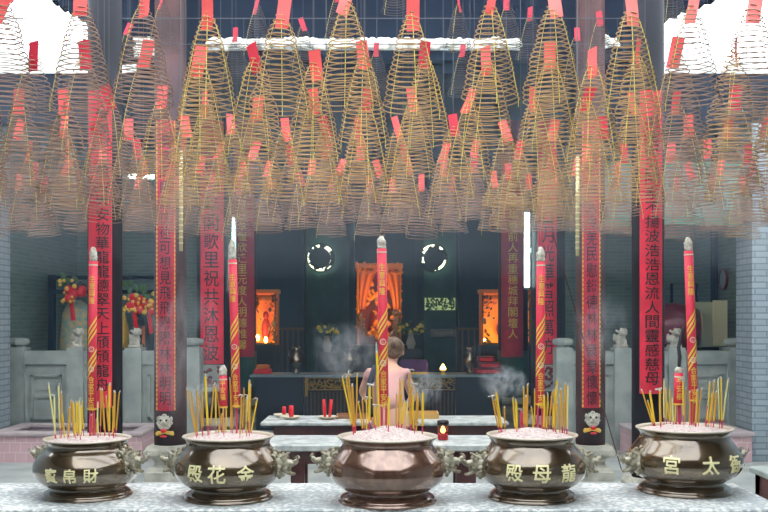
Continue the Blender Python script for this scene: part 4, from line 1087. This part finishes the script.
TAGS = {'salmon': [tag_mesh(M['tag'], 0, s) for s in range(3)], 'faded pink': [tag_mesh(M['tag2'], 0, s) for s in range(3)], 'deep red': [tag_mesh(M['tag_dark'], 0, s) for s in range(3)]}
WIRES = {}
def wire_mesh(h):
    k = round(h, 3)
    if k not in WIRES: WIRES[k] = MB().tube([(0, 0, 0), (0, 0, h)], .0011, 4).mesh('wire', M['wire'])
    return WIRES[k]
def hang(px, Y, zap, label, group, kind, tg, ytop, sc=1., threads=True, rng=None, tilt=None):
    X = (px-384)*Y/1000
    t = thing('incense_coil', label, 'incense coil', (X, Y, zap), rng.uniform(-.5, .5), group)
    t.scale = (sc, sc, sc)
    s = link('spiral', rng.choice(VAR[kind]), t)
    g = link('paper_tag', rng.choice(TAGS[tg]), t, (rng.uniform(-.01, .01), -.02, rng.uniform(-.012, .01)))
    g.rotation_euler = (rng.uniform(-.2, .1), tilt if tilt is not None else rng.choice((-.28, -.12, 0, 0, .08, .2, .35)), rng.uniform(-.7, .7))
    if threads:
        for k in range(3 if threads is True else threads): link('thread', THREADS[k], t)
    w_ = link('wire', wire_mesh((ytop+.006-zap)/sc), t)
    return t
rng = random.Random(21)
ROWS = [
    [5, 82, 143, 208, 281, 347, 411, 490, 552, 630, 692, 752],
    [-22, 34, 84, 147, 199, 256, 313, 364, 425, 489, 550, 593, 636, 677, 733, 785],
    [-18, 22, 66, 109, 160, 207, 258, 314, 365, 413, 470, 533, 586, 633, 677, 734, 775],
    [-12, 20, 63, 98, 130, 186, 232, 284, 326, 357, 397, 453, 506, 553, 600, 645, 689, 727, 765],
]
for sp, off in ((37.5, 4), (34, 14), (31.5, -2)):
    xs = []; x = off-12
    while x < 785: xs.append(x+rng.uniform(-6, 6)); x += sp
    ROWS.append(xs)
ROWN = ['front', 'second', 'third', 'fourth', 'fifth', 'sixth', 'rearmost']
ZAP = [2.905, 2.905, 2.86, 2.845, 2.85, 2.86, 2.85]
for ri, xs in enumerate(ROWS):
    for k, px in enumerate(xs):
        tg = rng.choice(['salmon', 'faded pink', 'faded pink']) if ri < 1 else rng.choice(['salmon', 'salmon', 'salmon', 'deep red'])
        side = px < 150 or px > 655
        kind = ('warm' if (not side and ri < 4) else 'grey') if rng.random() < .85 else 'warm'
        th = True if (ri < 3 and not side) else (2 if ri < 5 else (1 if not side else 0))
        if side and ri < 2: th = 1
        sc = rng.uniform(.95, 1.05) if ri else rng.uniform(.98, 1.08)
        if ri: sc *= 1.12
        z = ZAP[ri]+rng.uniform(-.03, .03)
        hang(px, ROWY[ri]+rng.uniform(-.08, .08)*(ri > 0)*0, z, 'brown spiral incense coil, %s paper tag, %s from left, %s low row' % (tg, ORD[k], ROWN[ri]),
             'incense coils in the %s low row' % ROWN[ri], kind, tg, 4.1, sc, th, rng)
UP = [(14, 8.85, 4.45), (97, 8.85, 4.42), (128, 9.55, 4.35), (163, 8.85, 4.4), (236, 9.55, 4.3), (258, 8.85, 4.36), (303, 9.55, 4.4), (338, 8.85, 4.46), (377, 9.55, 4.16), (395, 8.85, 4.7), (458, 8.85, 4.37), (463, 9.55, 4.16), (508, 8.85, 4.38), (531, 9.55, 4.5), (577, 9.55, 4.3), (600, 8.85, 4.25), (651, 9.55, 4.42), (672, 8.85, 4.6)]
for k, (px, Y, z) in enumerate(UP):
    hang(px, Y, z, 'dark incense coil hung high near the roof beam, %s from left' % ORD[k], 'high incense coils by the roof beam', 'dark', 'deep red', 5.1, 1.0, 1, rng)

# pale brass poles hanging among the coils
for px, a, b, lb in ((181, 150, 251, 'pale brass rod hanging left, in front of the crimson board'), (577.5, 156, 256, 'pale brass rod hanging right, beside the brown column')):
    Y = 7.0; A = at(px, a, Y); B = at(px, b, Y)
    t = thing('hanging_rod', lb, 'rod', B)
    H = A.z-B.z
    MB().tube([(0, 0, 0), (0, 0, H)], .013, 10).obj('rod', M['brass'], t, True)
    mb = MB()
    for k in range(16): mb.lathe([(.014, 0), (.016, .005), (.014, .01)], 8, (0, 0, .05+k*H/17))
    mb.obj('beading', M['goldpale'], t)
    MB().tube([(0, 0, H), (0, 0, 4.7-B.z)], .003).obj('wire', M['wire'], t)
cr = tag(MB().tube([(-5.2, 7.0, 4.7), (5.2, 7.0, 4.7)], .012, 6).obj('cross_rod', M['wire']), 'steel rod high across the courtyard holding the two brass rods', 'rod')
# thin leaning pole right of the fourth pot
a_ = at(553, 234, 9.3); b_ = at(578, 320, 9.3); 
t = tag(MB().tube([a_, b_, b_+(b_-a_)*1.74], .005, 6).obj('leaning_pole', M['table_wood']), 'thin brown pole leaning against the column behind the fourth pot', 'pole')

# ------------------------------------------------------------------ haze and smoke
def vol(name, dens, col=(.82, .9, 1.0), noise_=None, absorb=0):
    m = bpy.data.materials.new(name); m.use_nodes = True; nt = m.node_tree; N = nt.nodes; L = nt.links
    N.remove(N['Principled BSDF']); out = N['Material Output']; v = N.new('ShaderNodeVolumeScatter'); v.inputs['Color'].default_value = (*col, 1); v.inputs['Density'].default_value = dens; v.inputs['Anisotropy'].default_value = .2
    L.new(v.outputs[0], out.inputs['Volume'])
    if noise_:
        tc = N.new('ShaderNodeTexCoord'); mp = N.new('ShaderNodeMapping'); L.new(tc.outputs['Object'], mp.inputs[0]); mp.inputs['Scale'].default_value = noise_['stretch']
        t = N.new('ShaderNodeTexNoise'); t.inputs['Scale'].default_value = noise_['scale']; t.inputs['Detail'].default_value = 4; t.inputs['Distortion'].default_value = 1.2; L.new(mp.outputs[0], t.inputs['Vector'])
        mr = N.new('ShaderNodeMapRange'); L.new(t.outputs['Fac'], mr.inputs['Value']); mr.inputs['From Min'].default_value = .47; mr.inputs['From Max'].default_value = .75; mr.inputs['To Max'].default_value = dens
        ln = N.new('ShaderNodeVectorMath'); ln.operation = 'LENGTH'; L.new(tc.outputs['Object'], ln.inputs[0])
        mf = N.new('ShaderNodeMapRange'); L.new(ln.outputs['Value'], mf.inputs['Value']); mf.inputs['From Min'].default_value = 1.0; mf.inputs['From Max'].default_value = .2; mf.inputs['To Max'].default_value = 1
        mu = N.new('ShaderNodeMath'); mu.operation = 'MULTIPLY'; L.new(mr.outputs[0], mu.inputs[0]); L.new(mf.outputs[0], mu.inputs[1]); L.new(mu.outputs[0], v.inputs['Density'])
    return m
HAZE = .012
o = MB().box(-4.0, 4.0, 5.4, 19.1, .01, 4.0).obj('smoke_haze', vol('incense_haze', HAZE, (.42, .70, 1.0)))
tag(o, 'thin bluish incense haze filling the hall behind the pots', 'smoke', None, 'stuff')
o = MB().box(-3.9, 3.9, 6.1, 10.9, 2.0, 3.2).obj('smoke_layer', vol('hanging_smoke', .05, (.8, .88, 1.0), {'scale': .8, 'stretch': (1, 1, 1)}))
for n_ in o.data.materials[0].node_tree.nodes:
    if n_.type == 'VECT_MATH': ln_ = n_
nt_ = o.data.materials[0].node_tree
for n_ in list(nt_.nodes):
    if n_.type == 'MAP_RANGE' and n_.inputs['From Min'].default_value == 1.0:
        nt_.links.remove(n_.inputs['Value'].links[0]); n_.inputs['Value'].default_value = 0
    elif n_.type == 'MAP_RANGE': n_.inputs['From Min'].default_value = .3
tag(o, 'pale layer of smoke drifting through the lower rows of hanging coils', 'smoke', None, 'stuff')
for (px, py, Y, sx, sy, sz, d, lb) in (
    (503, 383, 4.9, .13, .08, .10, 60, 'dense curl of smoke rising left of the fourth pot'),
    (345, 352, 6.0, .22, .12, .2, 20, 'soft cloud of smoke left of the middle candle'),
    (425, 388, 4.9, .1, .06, .1, 50, 'small wisp of smoke over the right of the middle pot'),
    (203, 395, 4.9, .1, .06, .1, 40, 'small wisp of smoke over the second pot'),
    (180, 345, 6.2, .28, .15, .55, 8, 'tall veil of smoke in front of the second crimson board'),
    (600, 330, 6.4, .2, .15, .3, 8, 'faint veil of smoke beside the right brown column')):
    c = at(px, py, Y); o = MB().ell((0, 0, 0), 1, None, 20, 12).obj('smoke_wisp', vol('smoke', d, (.85, .93, 1.0), {'scale': 2.2, 'stretch': (1, 1, .7)}), None, False, c); o.scale = (sx, sy, sz)
    tag(o, lb, 'smoke', None, 'stuff')
